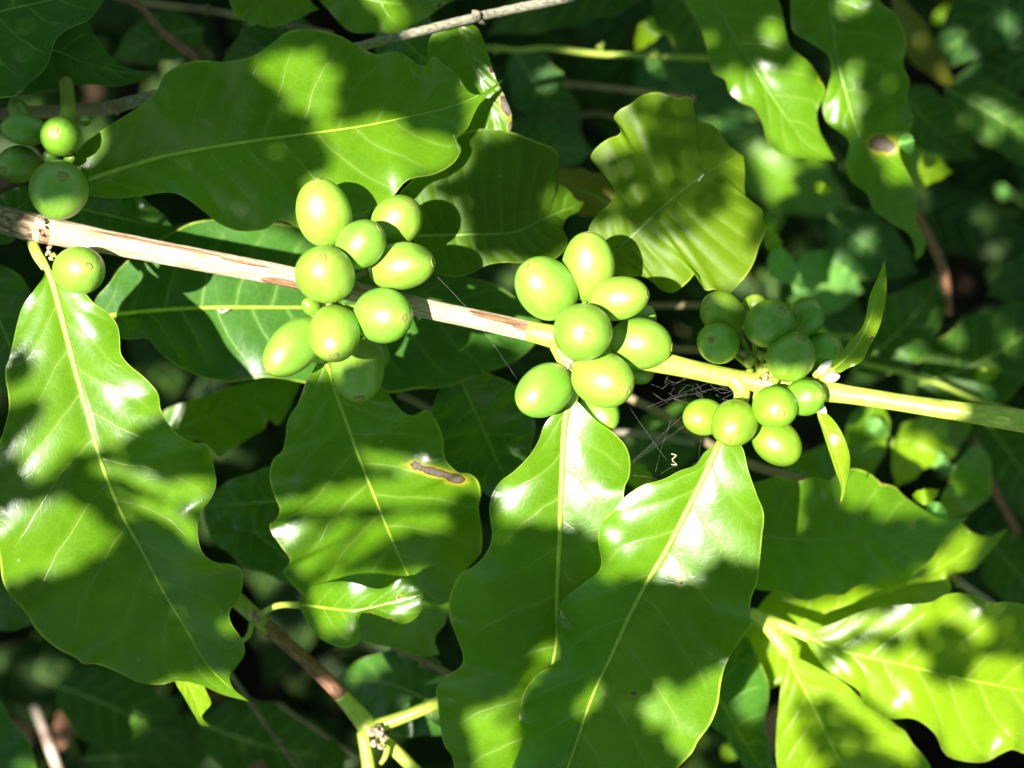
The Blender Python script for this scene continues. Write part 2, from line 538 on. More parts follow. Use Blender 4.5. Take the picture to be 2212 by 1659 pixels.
leaf('coffee_leaf', 'large half-shaded wavy leaf at the upper left, its drawn-out tip pointing right',
     [(176, 392), (270, 362), (352, 338), (521, 308), (779, 273), (879, 253), (960, 235), (1020, 213), (1088, 171)],
     [(166, 368), (162, 347), (172, 320), (225, 278), (292, 236), (338, 197), (352, 165), (373, 148), (422, 131), (486, 133), (546, 121), (581, 99), (620, 69), (669, 63), (734, 77), (770, 97), (815, 118), (851, 111), (879, 121), (907, 143), (924, 137), (935, 120), (956, 137), (991, 165), (1009, 194), (1027, 205), (1055, 197)],
     [(187, 418), (239, 428), (299, 424), (366, 416), (394, 424), (433, 451), (472, 482), (511, 498), (549, 499), (577, 493), (602, 475), (623, 481), (650, 494), (700, 490), (760, 470), (800, 455), (848, 424), (880, 390), (940, 376), (980, 352), (996, 322), (986, 300), (1009, 278), (1022, 250), (1035, 226), (1060, 201)],
     [-.010, -.006, -.008, -.016, -.028], M['mature'], fold=.10, nvein=11, nu=110, nv=16, group=GL, ribw=6.5,
     petiole=[(120, 420, -.006), (150, 402, -.008), (182, 390, -.009)])

leaf('coffee_leaf', 'pleated dark leaf behind the left cherry cluster, with light stripes between its veins',
     [(890, 510), (1000, 507), (1115, 500), (1175, 472), (1262, 436)],
     [(858, 450), (862, 420), (885, 395), (930, 345), (985, 295), (1030, 279), (1095, 283), (1125, 292), (1165, 308), (1197, 322), (1208, 345), (1196, 372), (1205, 393), (1232, 414), (1247, 433)],
     [(905, 545), (938, 587), (988, 598), (1016, 591), (1051, 573), (1086, 567), (1122, 568), (1180, 568), (1215, 545), (1226, 517), (1216, 493), (1225, 470), (1248, 458)],
     [-.030, -.030, -.034, -.045], M['striped'], fold=.10, quilt=1.0, nvein=13, nu=100, nv=16, group=GL, ribw=4.5, sweep=1.1, rib='rib_dim')

leaf('coffee_leaf', 'broad upright pleated yellow-green leaf behind the top cherry of the middle cluster',
     [(1300, 566), (1329, 543), (1380, 497), (1433, 446), (1511, 384), (1560, 354), (1606, 338)],
     [(1280, 530), (1271, 500), (1283, 472), (1325, 430), (1328, 405), (1308, 380), (1287, 356), (1276, 340), (1287, 320), (1315, 299), (1338, 290), (1340, 278), (1326, 253), (1340, 236), (1361, 225), (1386, 206), (1421, 199), (1444, 206), (1462, 212), (1489, 208), (1500, 239), (1503, 257), (1542, 271), (1560, 294), (1578, 317)],
     [(1330, 592), (1361, 598), (1386, 596), (1409, 609), (1428, 626), (1454, 632), (1486, 609), (1503, 592), (1524, 627), (1545, 626), (1567, 637), (1602, 608), (1626, 573), (1641, 530), (1656, 492), (1648, 477), (1646, 452), (1616, 437), (1608, 408), (1609, 370)],
     [-.030, -.027, -.030, -.040], M['pleat'], fold=.10, quilt=.75, nvein=13, nu=110, nv=18, group=GL, ribw=4.5, sweep=.9, rib='rib_dim')

leaf('coffee_leaf', 'largest leaf, hanging at the left edge below the pale branch, with hooked tip',
     [(90, 556), (110, 600), (141, 714), (165, 806), (187, 883), (208, 961), (229, 1028), (271, 1126), (306, 1188), (352, 1276), (401, 1357), (444, 1431), (493, 1482), (537, 1515)],
     [(97, 590), (74, 626), (49, 661), (35, 707), (21, 771), (11, 802), (18, 855), (19, 883), (7, 932), (-8, 975), (-24, 1040), (-28, 1110), (-8, 1170), (0, 1216), (5, 1255), (21, 1286), (53, 1321), (81, 1364), (120, 1399), (170, 1426), (176, 1434), (208, 1435), (254, 1452), (296, 1473), (349, 1479), (382, 1471), (433, 1480), (480, 1500)],
     [(118, 590), (183, 633), (204, 656), (232, 675), (254, 703), (259, 731), (261, 763), (275, 784), (317, 820), (342, 851), (347, 883), (363, 915), (391, 943), (419, 956), (440, 957), (454, 968), (461, 1000), (467, 1049), (454, 1080), (437, 1102), (428, 1128), (431, 1177), (444, 1202), (472, 1216), (504, 1219), (521, 1230), (525, 1251), (519, 1286), (496, 1322), (498, 1343), (526, 1389), (528, 1413), (507, 1445), (496, 1459), (503, 1485)],
     [.004, .005, .005, -.002, -.016, -.028], M['mature'], fold=.24, fold_b=.24, nvein=10, nu=130, nv=18, group=GL, ribw=9,
     petiole=[(78, 500, -.003), (70, 520, -.001), (78, 545, .002), (98, 578, .004)], petw=(12, 12, 12, 10))

leaf('coffee_leaf', 'long flat leaf behind the pale branch on the left, crossed by a sharp shadow',
     [(206, 690), (246, 680), (352, 669), (458, 664), (651, 664), (850, 662), (1040, 672), (1172, 700)],
     [(200, 664), (211, 640), (236, 612), (257, 581), (284, 556), (330, 525), (384, 496), (405, 484), (458, 474), (560, 478), (700, 500), (850, 535), (960, 585), (1060, 612), (1125, 652)],
     [(222, 700), (243, 690), (257, 707), (261, 731), (292, 732), (317, 730), (338, 753), (370, 781), (423, 809), (489, 825), (528, 822), (581, 815), (700, 835), (836, 849), (910, 839), (949, 839), (1027, 814), (1104, 785), (1136, 762), (1160, 735)],
     [-.044, -.052, -.063, -.076], M['deep'], fold=.06, nvein=12, nu=100, nv=14, group=GL, ribw=6.5)

leaf('coffee_leaf', 'drooping leaf in the lower centre-left with a brown dead streak near its right margin',
     [(690, 775), (708, 792), (727, 851), (755, 929), (780, 999), (815, 1087), (843, 1156), (879, 1237), (910, 1310), (932, 1365), (949, 1413)],
     [(676, 800), (662, 823), (641, 876), (623, 904), (616, 950), (609, 975), (592, 989), (583, 1017), (584, 1045), (595, 1077), (604, 1102), (595, 1123), (581, 1133), (588, 1153), (609, 1184), (627, 1212), (611, 1234), (627, 1258), (651, 1283), (690, 1325), (740, 1367), (784, 1385), (858, 1402), (900, 1416), (925, 1418)],
     [(740, 792), (790, 812), (829, 838), (847, 863), (872, 891), (893, 898), (921, 885), (942, 908), (956, 943), (958, 968), (963, 993), (991, 1021), (1010, 1022), (1030, 1035), (1039, 1066), (1034, 1095), (1041, 1145), (1039, 1191), (1030, 1205), (1002, 1237), (981, 1272), (970, 1314), (960, 1350), (950, 1362), (938, 1385)],
     [-.012, -.018, -.026, -.040, -.058], M['mature'], fold=.14, nvein=9, nu=120, nv=18, group=GL, ribw=6,
     les=[(940, 1020, 44, 8, 15), (985, 1034, 20, 10, 12), (898, 1006, 12, 7, 25)])

leaf('coffee_leaf', 'drooping leaf under the middle cherry cluster, overlapped by its right neighbour',
     [(1232, 862), (1222, 900), (1215, 1003), (1210, 1126), (1203, 1286), (1203, 1380), (1185, 1470), (1150, 1570), (1105, 1660), (1055, 1750), (1000, 1830)],
     [(1210, 883), (1192, 897), (1175, 919), (1164, 950), (1143, 985), (1111, 1017), (1079, 1042), (1062, 1070), (1057, 1100), (1062, 1163), (1048, 1198), (1023, 1223), (998, 1237), (984, 1258), (972, 1286), (970, 1328), (984, 1371), (1000, 1416), (997, 1437), (967, 1459), (942, 1487), (946, 1518), (951, 1568), (960, 1610), (977, 1635), (981, 1659), (985, 1720), (992, 1780)],
     [(1245, 866), (1262, 883), (1287, 908), (1326, 936), (1350, 961), (1361, 992), (1359, 1031), (1350, 1050), (1345, 1110), (1338, 1190), (1328, 1280), (1312, 1380), (1285, 1480), (1240, 1580), (1180, 1680), (1090, 1780)],
     [-.004, -.007, -.012, -.020, -.034], M['mature'], fold=.22, nvein=9, nu=120, nv=18, group=GL, ribw=8.5)

leaf('coffee_leaf', 'large drooping leaf below the right cherry cluster with a brilliant white glare near its base',
     [(1556, 952), (1515, 1042), (1472, 1126), (1438, 1191), (1385, 1280), (1315, 1427), (1280, 1504), (1227, 1656), (1190, 1740), (1120, 1890)],
     [(1546, 960), (1521, 978), (1504, 1003), (1468, 1017), (1433, 1035), (1386, 1049), (1350, 1074), (1326, 1102), (1298, 1131), (1292, 1166), (1299, 1216), (1294, 1233), (1259, 1261), (1227, 1286), (1206, 1314), (1201, 1350), (1210, 1392), (1210, 1423), (1196, 1436), (1164, 1455), (1136, 1487), (1125, 1522), (1122, 1557), (1130, 1582), (1122, 1621), (1104, 1659), (1085, 1730), (1092, 1800)],
     [(1585, 955), (1602, 964), (1616, 1014), (1634, 1066), (1650, 1109), (1646, 1163), (1641, 1216), (1636, 1258), (1623, 1293), (1621, 1321), (1627, 1344), (1598, 1385), (1570, 1431), (1558, 1473), (1551, 1522), (1535, 1564), (1507, 1603), (1497, 1624), (1465, 1659), (1400, 1740), (1300, 1820), (1200, 1870)],
     [.008, .003, -.004, -.013, -.026], M['mature'], fold=.20, nvein=9, nu=130, nv=20, group=GL, ribw=8.5,
     les=[(1470, 1252, 5, 11, 5), (1322, 1484, 4, 4, 0), (1368, 1497, 5, 5, 0)])

leaf('coffee_leaf', 'flat dark green leaf at the right with straight veins, pointing right',
     [(1560, 1158), (1652, 1161), (1785, 1166), (1962, 1158), (2032, 1138), (2092, 1117)],
     [(1590, 1080), (1625, 1045), (1658, 1035), (1673, 1029), (1722, 1040), (1757, 1031), (1792, 1038), (1813, 1020), (1841, 1012), (1873, 1020), (1905, 1043), (1933, 1052), (1954, 1073), (1997, 1102), (2032, 1121), (2053, 1122)],
     [(1590, 1240), (1634, 1272), (1673, 1277), (1701, 1283), (1726, 1295), (1757, 1295), (1785, 1284), (1820, 1286), (1848, 1267), (1873, 1261), (1909, 1274), (1944, 1267), (1976, 1240), (2014, 1205), (2039, 1163), (2067, 1138)],
     [-.060, -.060, -.066, -.078], M['mature'], fold=.09, nvein=9, nu=90, nv=14, quilt=.7, group=GL, ribw=4, rib='rib_dim', les=[(1971, 1136, 4, 4, 0), (2058, 1200, 3, 3, 0), (1903, 1042, 6, 4, 20)])

GY = 'sunlit yellow-green leaves of the lower right corner'
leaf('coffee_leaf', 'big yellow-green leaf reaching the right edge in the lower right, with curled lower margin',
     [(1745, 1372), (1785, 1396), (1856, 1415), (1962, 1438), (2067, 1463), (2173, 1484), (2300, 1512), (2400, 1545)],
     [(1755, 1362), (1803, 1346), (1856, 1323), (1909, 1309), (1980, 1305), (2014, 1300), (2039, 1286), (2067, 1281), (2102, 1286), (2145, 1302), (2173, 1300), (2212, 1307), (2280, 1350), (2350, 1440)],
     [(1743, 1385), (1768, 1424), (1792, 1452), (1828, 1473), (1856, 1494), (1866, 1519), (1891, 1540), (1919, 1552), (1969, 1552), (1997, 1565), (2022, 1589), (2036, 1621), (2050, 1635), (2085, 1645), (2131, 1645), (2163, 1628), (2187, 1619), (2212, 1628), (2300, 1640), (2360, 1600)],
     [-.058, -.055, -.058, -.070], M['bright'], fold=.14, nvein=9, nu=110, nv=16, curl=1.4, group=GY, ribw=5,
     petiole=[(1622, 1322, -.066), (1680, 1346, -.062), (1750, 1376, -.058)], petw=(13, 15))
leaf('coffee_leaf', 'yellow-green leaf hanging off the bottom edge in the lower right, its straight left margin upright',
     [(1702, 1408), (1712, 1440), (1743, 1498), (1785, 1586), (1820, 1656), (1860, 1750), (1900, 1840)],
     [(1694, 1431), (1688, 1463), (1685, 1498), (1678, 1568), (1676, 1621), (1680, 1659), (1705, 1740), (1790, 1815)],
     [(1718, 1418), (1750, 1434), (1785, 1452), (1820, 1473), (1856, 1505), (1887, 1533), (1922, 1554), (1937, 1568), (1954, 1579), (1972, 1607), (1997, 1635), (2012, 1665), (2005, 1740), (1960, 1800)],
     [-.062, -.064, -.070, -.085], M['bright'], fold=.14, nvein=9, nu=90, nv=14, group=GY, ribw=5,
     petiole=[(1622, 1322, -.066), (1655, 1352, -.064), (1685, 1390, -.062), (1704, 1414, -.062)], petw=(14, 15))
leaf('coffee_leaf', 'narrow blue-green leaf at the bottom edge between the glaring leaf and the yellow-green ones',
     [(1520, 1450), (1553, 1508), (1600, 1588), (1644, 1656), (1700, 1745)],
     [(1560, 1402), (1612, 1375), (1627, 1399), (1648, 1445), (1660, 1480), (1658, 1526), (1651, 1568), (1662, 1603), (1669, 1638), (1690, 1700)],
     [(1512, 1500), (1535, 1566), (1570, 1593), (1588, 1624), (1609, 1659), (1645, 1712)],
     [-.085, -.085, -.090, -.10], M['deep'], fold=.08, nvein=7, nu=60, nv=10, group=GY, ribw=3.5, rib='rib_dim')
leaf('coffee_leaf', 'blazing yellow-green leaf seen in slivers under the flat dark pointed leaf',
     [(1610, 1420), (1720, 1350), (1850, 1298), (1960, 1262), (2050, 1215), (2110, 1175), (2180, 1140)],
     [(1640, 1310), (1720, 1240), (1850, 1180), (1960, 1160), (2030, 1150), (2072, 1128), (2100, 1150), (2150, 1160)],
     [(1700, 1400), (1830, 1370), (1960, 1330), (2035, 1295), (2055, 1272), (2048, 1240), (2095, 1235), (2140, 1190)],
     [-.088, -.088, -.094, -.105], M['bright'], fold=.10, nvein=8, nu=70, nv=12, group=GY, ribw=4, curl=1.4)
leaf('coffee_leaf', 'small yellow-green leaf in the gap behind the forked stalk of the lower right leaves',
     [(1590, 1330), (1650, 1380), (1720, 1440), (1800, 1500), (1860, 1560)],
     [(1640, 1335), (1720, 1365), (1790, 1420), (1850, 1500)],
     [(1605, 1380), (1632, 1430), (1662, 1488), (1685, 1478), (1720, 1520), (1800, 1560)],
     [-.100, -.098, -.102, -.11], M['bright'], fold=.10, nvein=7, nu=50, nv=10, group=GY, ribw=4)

# small leaves and tips near the front
leaf('coffee_leaf', 'small twisted leaf on a short stalk at the bottom left, notched in its lower margin',
     [(645, 1306), (690, 1311), (735, 1317), (775, 1318), (830, 1306), (880, 1292), (914, 1284)],
     [(655, 1290), (669, 1272), (704, 1260), (734, 1256), (769, 1260), (812, 1272), (833, 1269), (858, 1254), (893, 1242), (908, 1256)],
     [(655, 1328), (676, 1362), (695, 1381), (727, 1397), (759, 1397), (778, 1381), (775, 1355), (766, 1330), (790, 1324), (833, 1335), (868, 1347), (893, 1339), (911, 1316)],
     [-.034, -.020, -.018, -.016], M['mature'], quilt=.1, fold=.32, nvein=7, nu=80, nv=12, curl=1.5, ribw=4.5, group='small leaves near the twigs',
     petiole=[(556, 1330, -.047), (600, 1308, -.040), (650, 1307, -.034)], petw=(7, 8), les=[(800, 1327, 5, 4, 0), (862, 1290, 4, 4, 0), (845, 1338, 4, 3, 0)])
leaf('coffee_leaf', 'curled bright leaf tip poking out beneath the hooked tip of the largest leaf',
     [(385, 1440), (410, 1485), (428, 1530), (436, 1556), (454, 1569)],
     [(375, 1462), (400, 1510), (422, 1548), (434, 1566)],
     [(432, 1470), (450, 1503), (456, 1520), (444, 1536), (436, 1548)],
     [-.030, -.032, -.036, -.038], M['bright'], fold=.3, nvein=5, nu=40, nv=8, ribw=2.5, group='small leaves near the twigs')
leaf('young_leaf', 'slender new leaf pointing up at the right cluster',
     [(1796, 800), (1829, 772), (1862, 728), (1893, 650), (1905, 600), (1911, 562)],
     [(1800, 786), (1833, 740), (1865, 701), (1879, 638), (1898, 595)],
     [(1812, 806), (1829, 797), (1861, 781), (1879, 748), (1900, 705), (1914, 645), (1915, 600)],
     [.004, .010, .016, .020], M['bright'], fold=.55, fold_b=.1, nvein=8, nu=60, nv=10, ribw=4, quilt=.15, group='pair of slender new leaves', les=[(1884, 730, 5, 4, 0)])
leaf('young_leaf', 'slender new leaf hanging down at the right cluster, with a shrivelled tip',
     [(1765, 884), (1778, 915), (1800, 970), (1818, 1025), (1822, 1055), (1814, 1090)],
     [(1766, 900), (1773, 920), (1787, 963), (1803, 1012), (1817, 1055)],
     [(1784, 892), (1808, 917), (1826, 952), (1836, 988), (1834, 1019), (1826, 1051), (1823, 1072)],
     [.002, .006, .004, -.002], M['bright'], fold=.6, fold_b=.25, nvein=8, nu=60, nv=10, ribw=4, quilt=.15, group='pair of slender new leaves', les=[(1812, 1088, 7, 7, 0)])

# ------------------------------------------------------------------ leaves round the edges, a little further back
GB = 'leaves just behind the fruiting branch'
leaf('coffee_leaf', 'large dark leaf cut by the top left corner',
     [(-300, 140), (-100, 60), (0, 25), (100, 2), (220, -30), (330, -80)],
     [(-250, -50), (-100, -130), (100, -150), (250, -130)],
     [(-150, 230), (-50, 222), (0, 212), (35, 208), (63, 180), (95, 152), (113, 109), (120, 85), (152, 60), (190, 44), (211, 21), (226, 0), (265, -35)],
     [-.012, -.010, -.014, -.02], M['deep'], fold=.08, nvein=9, nu=80, nv=12, group=GB, ribw=4, rib='rib_dim')
leaf('coffee_leaf', 'dark pointed leaf just under the top left corner leaf, tip to the right',
     [(-60, 90), (20, 95), (116, 108), (169, 130), (225, 148), (290, 156), (342, 154)],
     [(20, 20), (120, 20), (187, 46), (204, 74), (229, 109), (254, 134), (292, 151)],
     [(-30, 190), (35, 208), (90, 200), (134, 194), (183, 183), (247, 187), (299, 176)],
     [-.036, -.036, -.040, -.046], M['deep'], fold=.06, nvein=8, nu=60, nv=10, group=GB, ribw=3, rib='rib_dim')
leaf('coffee_leaf', 'dull shaded leaf with torn right end, below the long flat leaf',
     [(340, 945), (420, 910), (500, 880), (580, 850), (650, 825)],
     [(350, 892), (423, 862), (528, 828), (616, 815)],
     [(380, 970), (430, 950), (454, 968), (475, 985), (493, 974), (540, 945), (572, 925), (580, 905), (599, 919), (625, 880)],
     [-.090, -.090, -.092, -.095], M['mature'], fold=.03, nvein=7, nu=60, nv=10, group=GB, ribw=3, rib='rib_dim')
A = auto_leaf
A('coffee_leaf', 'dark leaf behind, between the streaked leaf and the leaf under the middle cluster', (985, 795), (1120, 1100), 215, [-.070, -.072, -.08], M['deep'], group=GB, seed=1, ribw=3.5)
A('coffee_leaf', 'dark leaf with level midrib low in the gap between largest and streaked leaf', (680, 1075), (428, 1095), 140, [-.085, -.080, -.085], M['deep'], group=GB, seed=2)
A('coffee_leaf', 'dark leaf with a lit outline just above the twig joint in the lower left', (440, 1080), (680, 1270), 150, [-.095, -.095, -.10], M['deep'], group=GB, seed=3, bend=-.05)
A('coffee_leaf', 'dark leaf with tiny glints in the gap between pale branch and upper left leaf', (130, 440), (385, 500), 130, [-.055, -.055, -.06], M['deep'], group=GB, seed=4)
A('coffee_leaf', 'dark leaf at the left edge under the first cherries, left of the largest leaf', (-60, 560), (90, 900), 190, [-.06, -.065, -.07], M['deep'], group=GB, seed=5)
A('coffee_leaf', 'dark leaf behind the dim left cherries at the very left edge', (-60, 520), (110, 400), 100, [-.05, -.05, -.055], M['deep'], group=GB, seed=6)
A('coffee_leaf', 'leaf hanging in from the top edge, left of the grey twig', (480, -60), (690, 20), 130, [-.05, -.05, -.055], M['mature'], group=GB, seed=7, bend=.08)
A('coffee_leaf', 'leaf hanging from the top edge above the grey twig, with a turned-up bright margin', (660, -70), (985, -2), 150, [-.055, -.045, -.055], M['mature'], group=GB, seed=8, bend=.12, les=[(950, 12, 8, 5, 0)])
leaf('coffee_leaf', 'yellowing leaf with a brown dead patch on its rim, behind the upper left leaf tip',
     [(985, 40), (1010, 110), (1040, 185), (1062, 240), (1070, 300)],
     [(930, 80), (935, 180), (975, 260), (1030, 300)],
     [(1030, 60), (1058, 128), (1069, 165), (1090, 208), (1104, 246), (1101, 285)],
     [-.033, -.033, -.034, -.036], M['mature'], fold=.05, nvein=7, nu=60, nv=12, group=GB, ribw=3, rib='rib_dim', curl=.6,
     les=[(1092, 228, 9, 22, -20), (1062, 152, 5, 6, 0), (1103, 275, 5, 12, 0)])
A('coffee_leaf', 'dull brownish leaf pointing left in the gap left of the upright pleated leaf', (1335, 450), (1180, 372), 95, [-.09, -.09, -.095], M['olive'], group=GB, seed=9)
leaf('coffee_leaf', 'leaf at the upper right with a wavy left margin, sunlit below a straight shadow line',
     [(1480, -100), (1542, 0), (1630, 148), (1694, 246), (1758, 326), (1805, 347)],
     [(1470, -30), (1518, 70), (1528, 106), (1541, 158), (1567, 172), (1574, 197), (1602, 222), (1627, 232), (1648, 268), (1658, 306), (1687, 335), (1736, 341)],
     [(1600, -90), (1680, 0), (1697, 67), (1708, 102), (1746, 134), (1771, 169), (1782, 197), (1771, 225), (1764, 246), (1770, 282), (1786, 313)],
     [-.085, -.080, -.078, -.085], M['mature'], fold=.12, nvein=8, nu=80, nv=12, group=GB, ribw=4.5, rib='rib_dim', les=[(1776, 172, 7, 5, 0)])
leaf('coffee_leaf', 'long hanging leaf at the upper right with a round grey dead spot in its middle',
     [(1770, -90), (1792, 0), (1808, 123), (1824, 187), (1852, 282), (1880, 334), (1944, 451), (1982, 515), (1977, 563)],
     [(1720, -60), (1708, 35), (1715, 70), (1750, 92), (1789, 120), (1796, 151), (1785, 201), (1777, 225), (1785, 261), (1834, 306), (1827, 352), (1838, 391), (1873, 419), (1887, 451), (1926, 482), (1962, 505), (1975, 530)],
     [(1860, -80), (1898, 0), (1937, 35), (1958, 88), (1951, 141), (1965, 176), (1958, 218), (1974, 254), (1965, 282), (1942, 327), (1972, 398), (1981, 440), (1979, 475), (2000, 521), (1993, 549)],
     [-.075, -.075, -.078, -.095], M['mature'], fold=.10, nvein=10, nu=100, nv=14, group=GB, ribw=4.5, rib='rib_dim',
     les=[(1900, 310, 22, 16, 0), (1920, 316, 14, 13, 0)])

# ------------------------------------------------------------------ blurred background leaves
BG = [
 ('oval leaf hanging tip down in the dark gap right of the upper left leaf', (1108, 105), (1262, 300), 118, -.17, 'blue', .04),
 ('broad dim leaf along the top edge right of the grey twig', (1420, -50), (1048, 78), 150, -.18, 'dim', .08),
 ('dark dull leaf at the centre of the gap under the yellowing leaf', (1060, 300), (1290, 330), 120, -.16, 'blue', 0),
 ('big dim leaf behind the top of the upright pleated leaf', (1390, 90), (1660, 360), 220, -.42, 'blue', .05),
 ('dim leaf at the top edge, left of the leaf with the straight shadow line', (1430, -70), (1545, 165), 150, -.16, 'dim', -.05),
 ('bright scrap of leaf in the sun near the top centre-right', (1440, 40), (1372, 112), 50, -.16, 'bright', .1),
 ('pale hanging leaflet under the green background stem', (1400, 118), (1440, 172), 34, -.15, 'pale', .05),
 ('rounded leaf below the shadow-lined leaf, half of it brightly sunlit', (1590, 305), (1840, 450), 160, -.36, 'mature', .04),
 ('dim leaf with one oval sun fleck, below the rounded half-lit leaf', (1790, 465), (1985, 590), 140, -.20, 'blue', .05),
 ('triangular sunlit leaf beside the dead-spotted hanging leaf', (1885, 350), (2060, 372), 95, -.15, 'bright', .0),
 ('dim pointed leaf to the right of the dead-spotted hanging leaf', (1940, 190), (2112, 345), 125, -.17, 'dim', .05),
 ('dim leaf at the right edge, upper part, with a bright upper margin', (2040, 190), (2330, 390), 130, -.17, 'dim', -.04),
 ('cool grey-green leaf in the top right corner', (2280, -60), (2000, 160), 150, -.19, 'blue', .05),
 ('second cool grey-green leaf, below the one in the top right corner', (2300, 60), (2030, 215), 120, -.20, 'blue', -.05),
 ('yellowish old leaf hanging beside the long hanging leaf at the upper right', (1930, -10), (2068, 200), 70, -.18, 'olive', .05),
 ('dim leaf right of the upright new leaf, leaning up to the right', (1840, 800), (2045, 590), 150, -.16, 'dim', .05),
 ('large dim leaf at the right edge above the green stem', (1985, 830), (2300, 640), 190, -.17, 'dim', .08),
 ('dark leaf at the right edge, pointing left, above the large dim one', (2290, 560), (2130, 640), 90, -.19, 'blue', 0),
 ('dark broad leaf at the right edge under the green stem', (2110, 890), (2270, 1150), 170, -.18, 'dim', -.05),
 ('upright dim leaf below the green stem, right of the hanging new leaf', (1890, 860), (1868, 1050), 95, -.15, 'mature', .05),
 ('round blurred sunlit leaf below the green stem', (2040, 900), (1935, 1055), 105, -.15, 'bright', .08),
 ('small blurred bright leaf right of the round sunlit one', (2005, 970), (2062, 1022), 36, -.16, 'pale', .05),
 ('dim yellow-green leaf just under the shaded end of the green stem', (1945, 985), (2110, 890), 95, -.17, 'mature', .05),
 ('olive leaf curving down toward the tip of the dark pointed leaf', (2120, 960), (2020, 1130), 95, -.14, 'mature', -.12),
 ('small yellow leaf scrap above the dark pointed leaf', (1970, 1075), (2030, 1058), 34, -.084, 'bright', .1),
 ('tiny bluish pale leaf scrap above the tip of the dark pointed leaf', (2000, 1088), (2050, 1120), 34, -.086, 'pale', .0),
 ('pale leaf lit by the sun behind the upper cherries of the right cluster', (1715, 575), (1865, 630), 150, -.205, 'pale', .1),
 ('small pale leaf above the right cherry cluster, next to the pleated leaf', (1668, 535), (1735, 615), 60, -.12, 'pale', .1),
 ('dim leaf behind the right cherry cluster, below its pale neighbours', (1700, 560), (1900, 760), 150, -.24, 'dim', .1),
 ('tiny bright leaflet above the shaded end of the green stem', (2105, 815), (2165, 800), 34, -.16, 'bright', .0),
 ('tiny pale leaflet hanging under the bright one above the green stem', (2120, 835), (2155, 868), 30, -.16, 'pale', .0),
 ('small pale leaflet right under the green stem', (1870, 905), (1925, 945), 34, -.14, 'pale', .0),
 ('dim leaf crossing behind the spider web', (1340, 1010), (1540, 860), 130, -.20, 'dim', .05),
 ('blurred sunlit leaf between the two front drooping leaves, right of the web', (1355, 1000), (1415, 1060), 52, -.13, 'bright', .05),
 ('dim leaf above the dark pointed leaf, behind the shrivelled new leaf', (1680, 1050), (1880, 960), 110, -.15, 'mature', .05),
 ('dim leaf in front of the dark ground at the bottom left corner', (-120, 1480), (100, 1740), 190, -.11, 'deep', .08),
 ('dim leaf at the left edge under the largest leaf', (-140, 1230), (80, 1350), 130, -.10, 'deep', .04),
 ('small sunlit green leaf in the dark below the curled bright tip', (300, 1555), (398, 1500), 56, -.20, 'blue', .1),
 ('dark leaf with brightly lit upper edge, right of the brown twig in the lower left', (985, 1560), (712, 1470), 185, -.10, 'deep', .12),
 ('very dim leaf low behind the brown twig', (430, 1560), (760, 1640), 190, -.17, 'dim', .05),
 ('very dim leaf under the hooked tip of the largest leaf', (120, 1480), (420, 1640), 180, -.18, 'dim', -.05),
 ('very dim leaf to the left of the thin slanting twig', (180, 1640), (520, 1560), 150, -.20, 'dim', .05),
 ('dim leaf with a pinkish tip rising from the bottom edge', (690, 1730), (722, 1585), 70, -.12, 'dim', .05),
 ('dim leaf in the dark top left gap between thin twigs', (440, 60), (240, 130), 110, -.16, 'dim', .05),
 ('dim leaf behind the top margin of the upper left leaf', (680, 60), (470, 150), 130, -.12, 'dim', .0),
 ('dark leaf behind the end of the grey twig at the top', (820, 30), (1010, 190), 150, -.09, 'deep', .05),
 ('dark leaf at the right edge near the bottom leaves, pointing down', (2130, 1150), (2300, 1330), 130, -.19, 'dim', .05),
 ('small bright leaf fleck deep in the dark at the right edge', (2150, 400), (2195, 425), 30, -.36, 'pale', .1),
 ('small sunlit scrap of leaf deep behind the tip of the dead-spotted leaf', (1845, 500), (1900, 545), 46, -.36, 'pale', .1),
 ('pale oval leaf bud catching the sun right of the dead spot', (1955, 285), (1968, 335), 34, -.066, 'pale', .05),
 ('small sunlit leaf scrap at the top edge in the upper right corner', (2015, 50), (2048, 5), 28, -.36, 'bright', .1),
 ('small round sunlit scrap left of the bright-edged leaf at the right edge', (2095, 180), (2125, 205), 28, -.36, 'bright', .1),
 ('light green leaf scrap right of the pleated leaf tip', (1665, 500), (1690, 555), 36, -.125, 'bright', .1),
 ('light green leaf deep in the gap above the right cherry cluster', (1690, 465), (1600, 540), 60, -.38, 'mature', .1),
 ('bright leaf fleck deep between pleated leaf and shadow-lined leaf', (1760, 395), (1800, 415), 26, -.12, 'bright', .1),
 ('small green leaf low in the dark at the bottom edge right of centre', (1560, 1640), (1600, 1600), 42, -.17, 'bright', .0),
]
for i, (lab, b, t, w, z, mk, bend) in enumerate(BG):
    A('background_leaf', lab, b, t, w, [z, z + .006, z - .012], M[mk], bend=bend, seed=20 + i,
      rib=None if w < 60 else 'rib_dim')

# ------------------------------------------------------------------ main branch
br = empty('coffee_branch', at(80, 495, 0))
tag(br, 'main fruiting branch across the photo, pale bark on the left, smooth green on the right', 'branch')
bo = br.location
tube('old_bark', [(-90, 446, -.006), (0, 473, -.003), (50, 486, 0), (86, 494, 0)], [28, 27, 30, 31], M['old_bark'], br, n=20, seg=18, rough=.06, origin=bo, jitter=.00012)
tube('pale_bark', [(80, 493, 0), (130, 503, 0), (400, 555, 0), (640, 601, 0), (900, 662, 0), (1030, 690, .001), (1146, 716, .002)], [31, 26, 25, 24, 23, 22, 21, 22], M['bark'], br, n=140, seg=22, rough=.035, origin=bo,
     les=[(610, 612, 40, 9, 12), (1075, 688, 60, 6, 14), (1130, 706, 22, 8, 14), (1130, 745, 20, 5, 8), (720, 630, 30, 14, 10), (96, 512, 10, 20, 10), (260, 509, 60, 2.2, 10), (380, 534, 90, 2.4, 11), (520, 565, 60, 2.6, 12)])
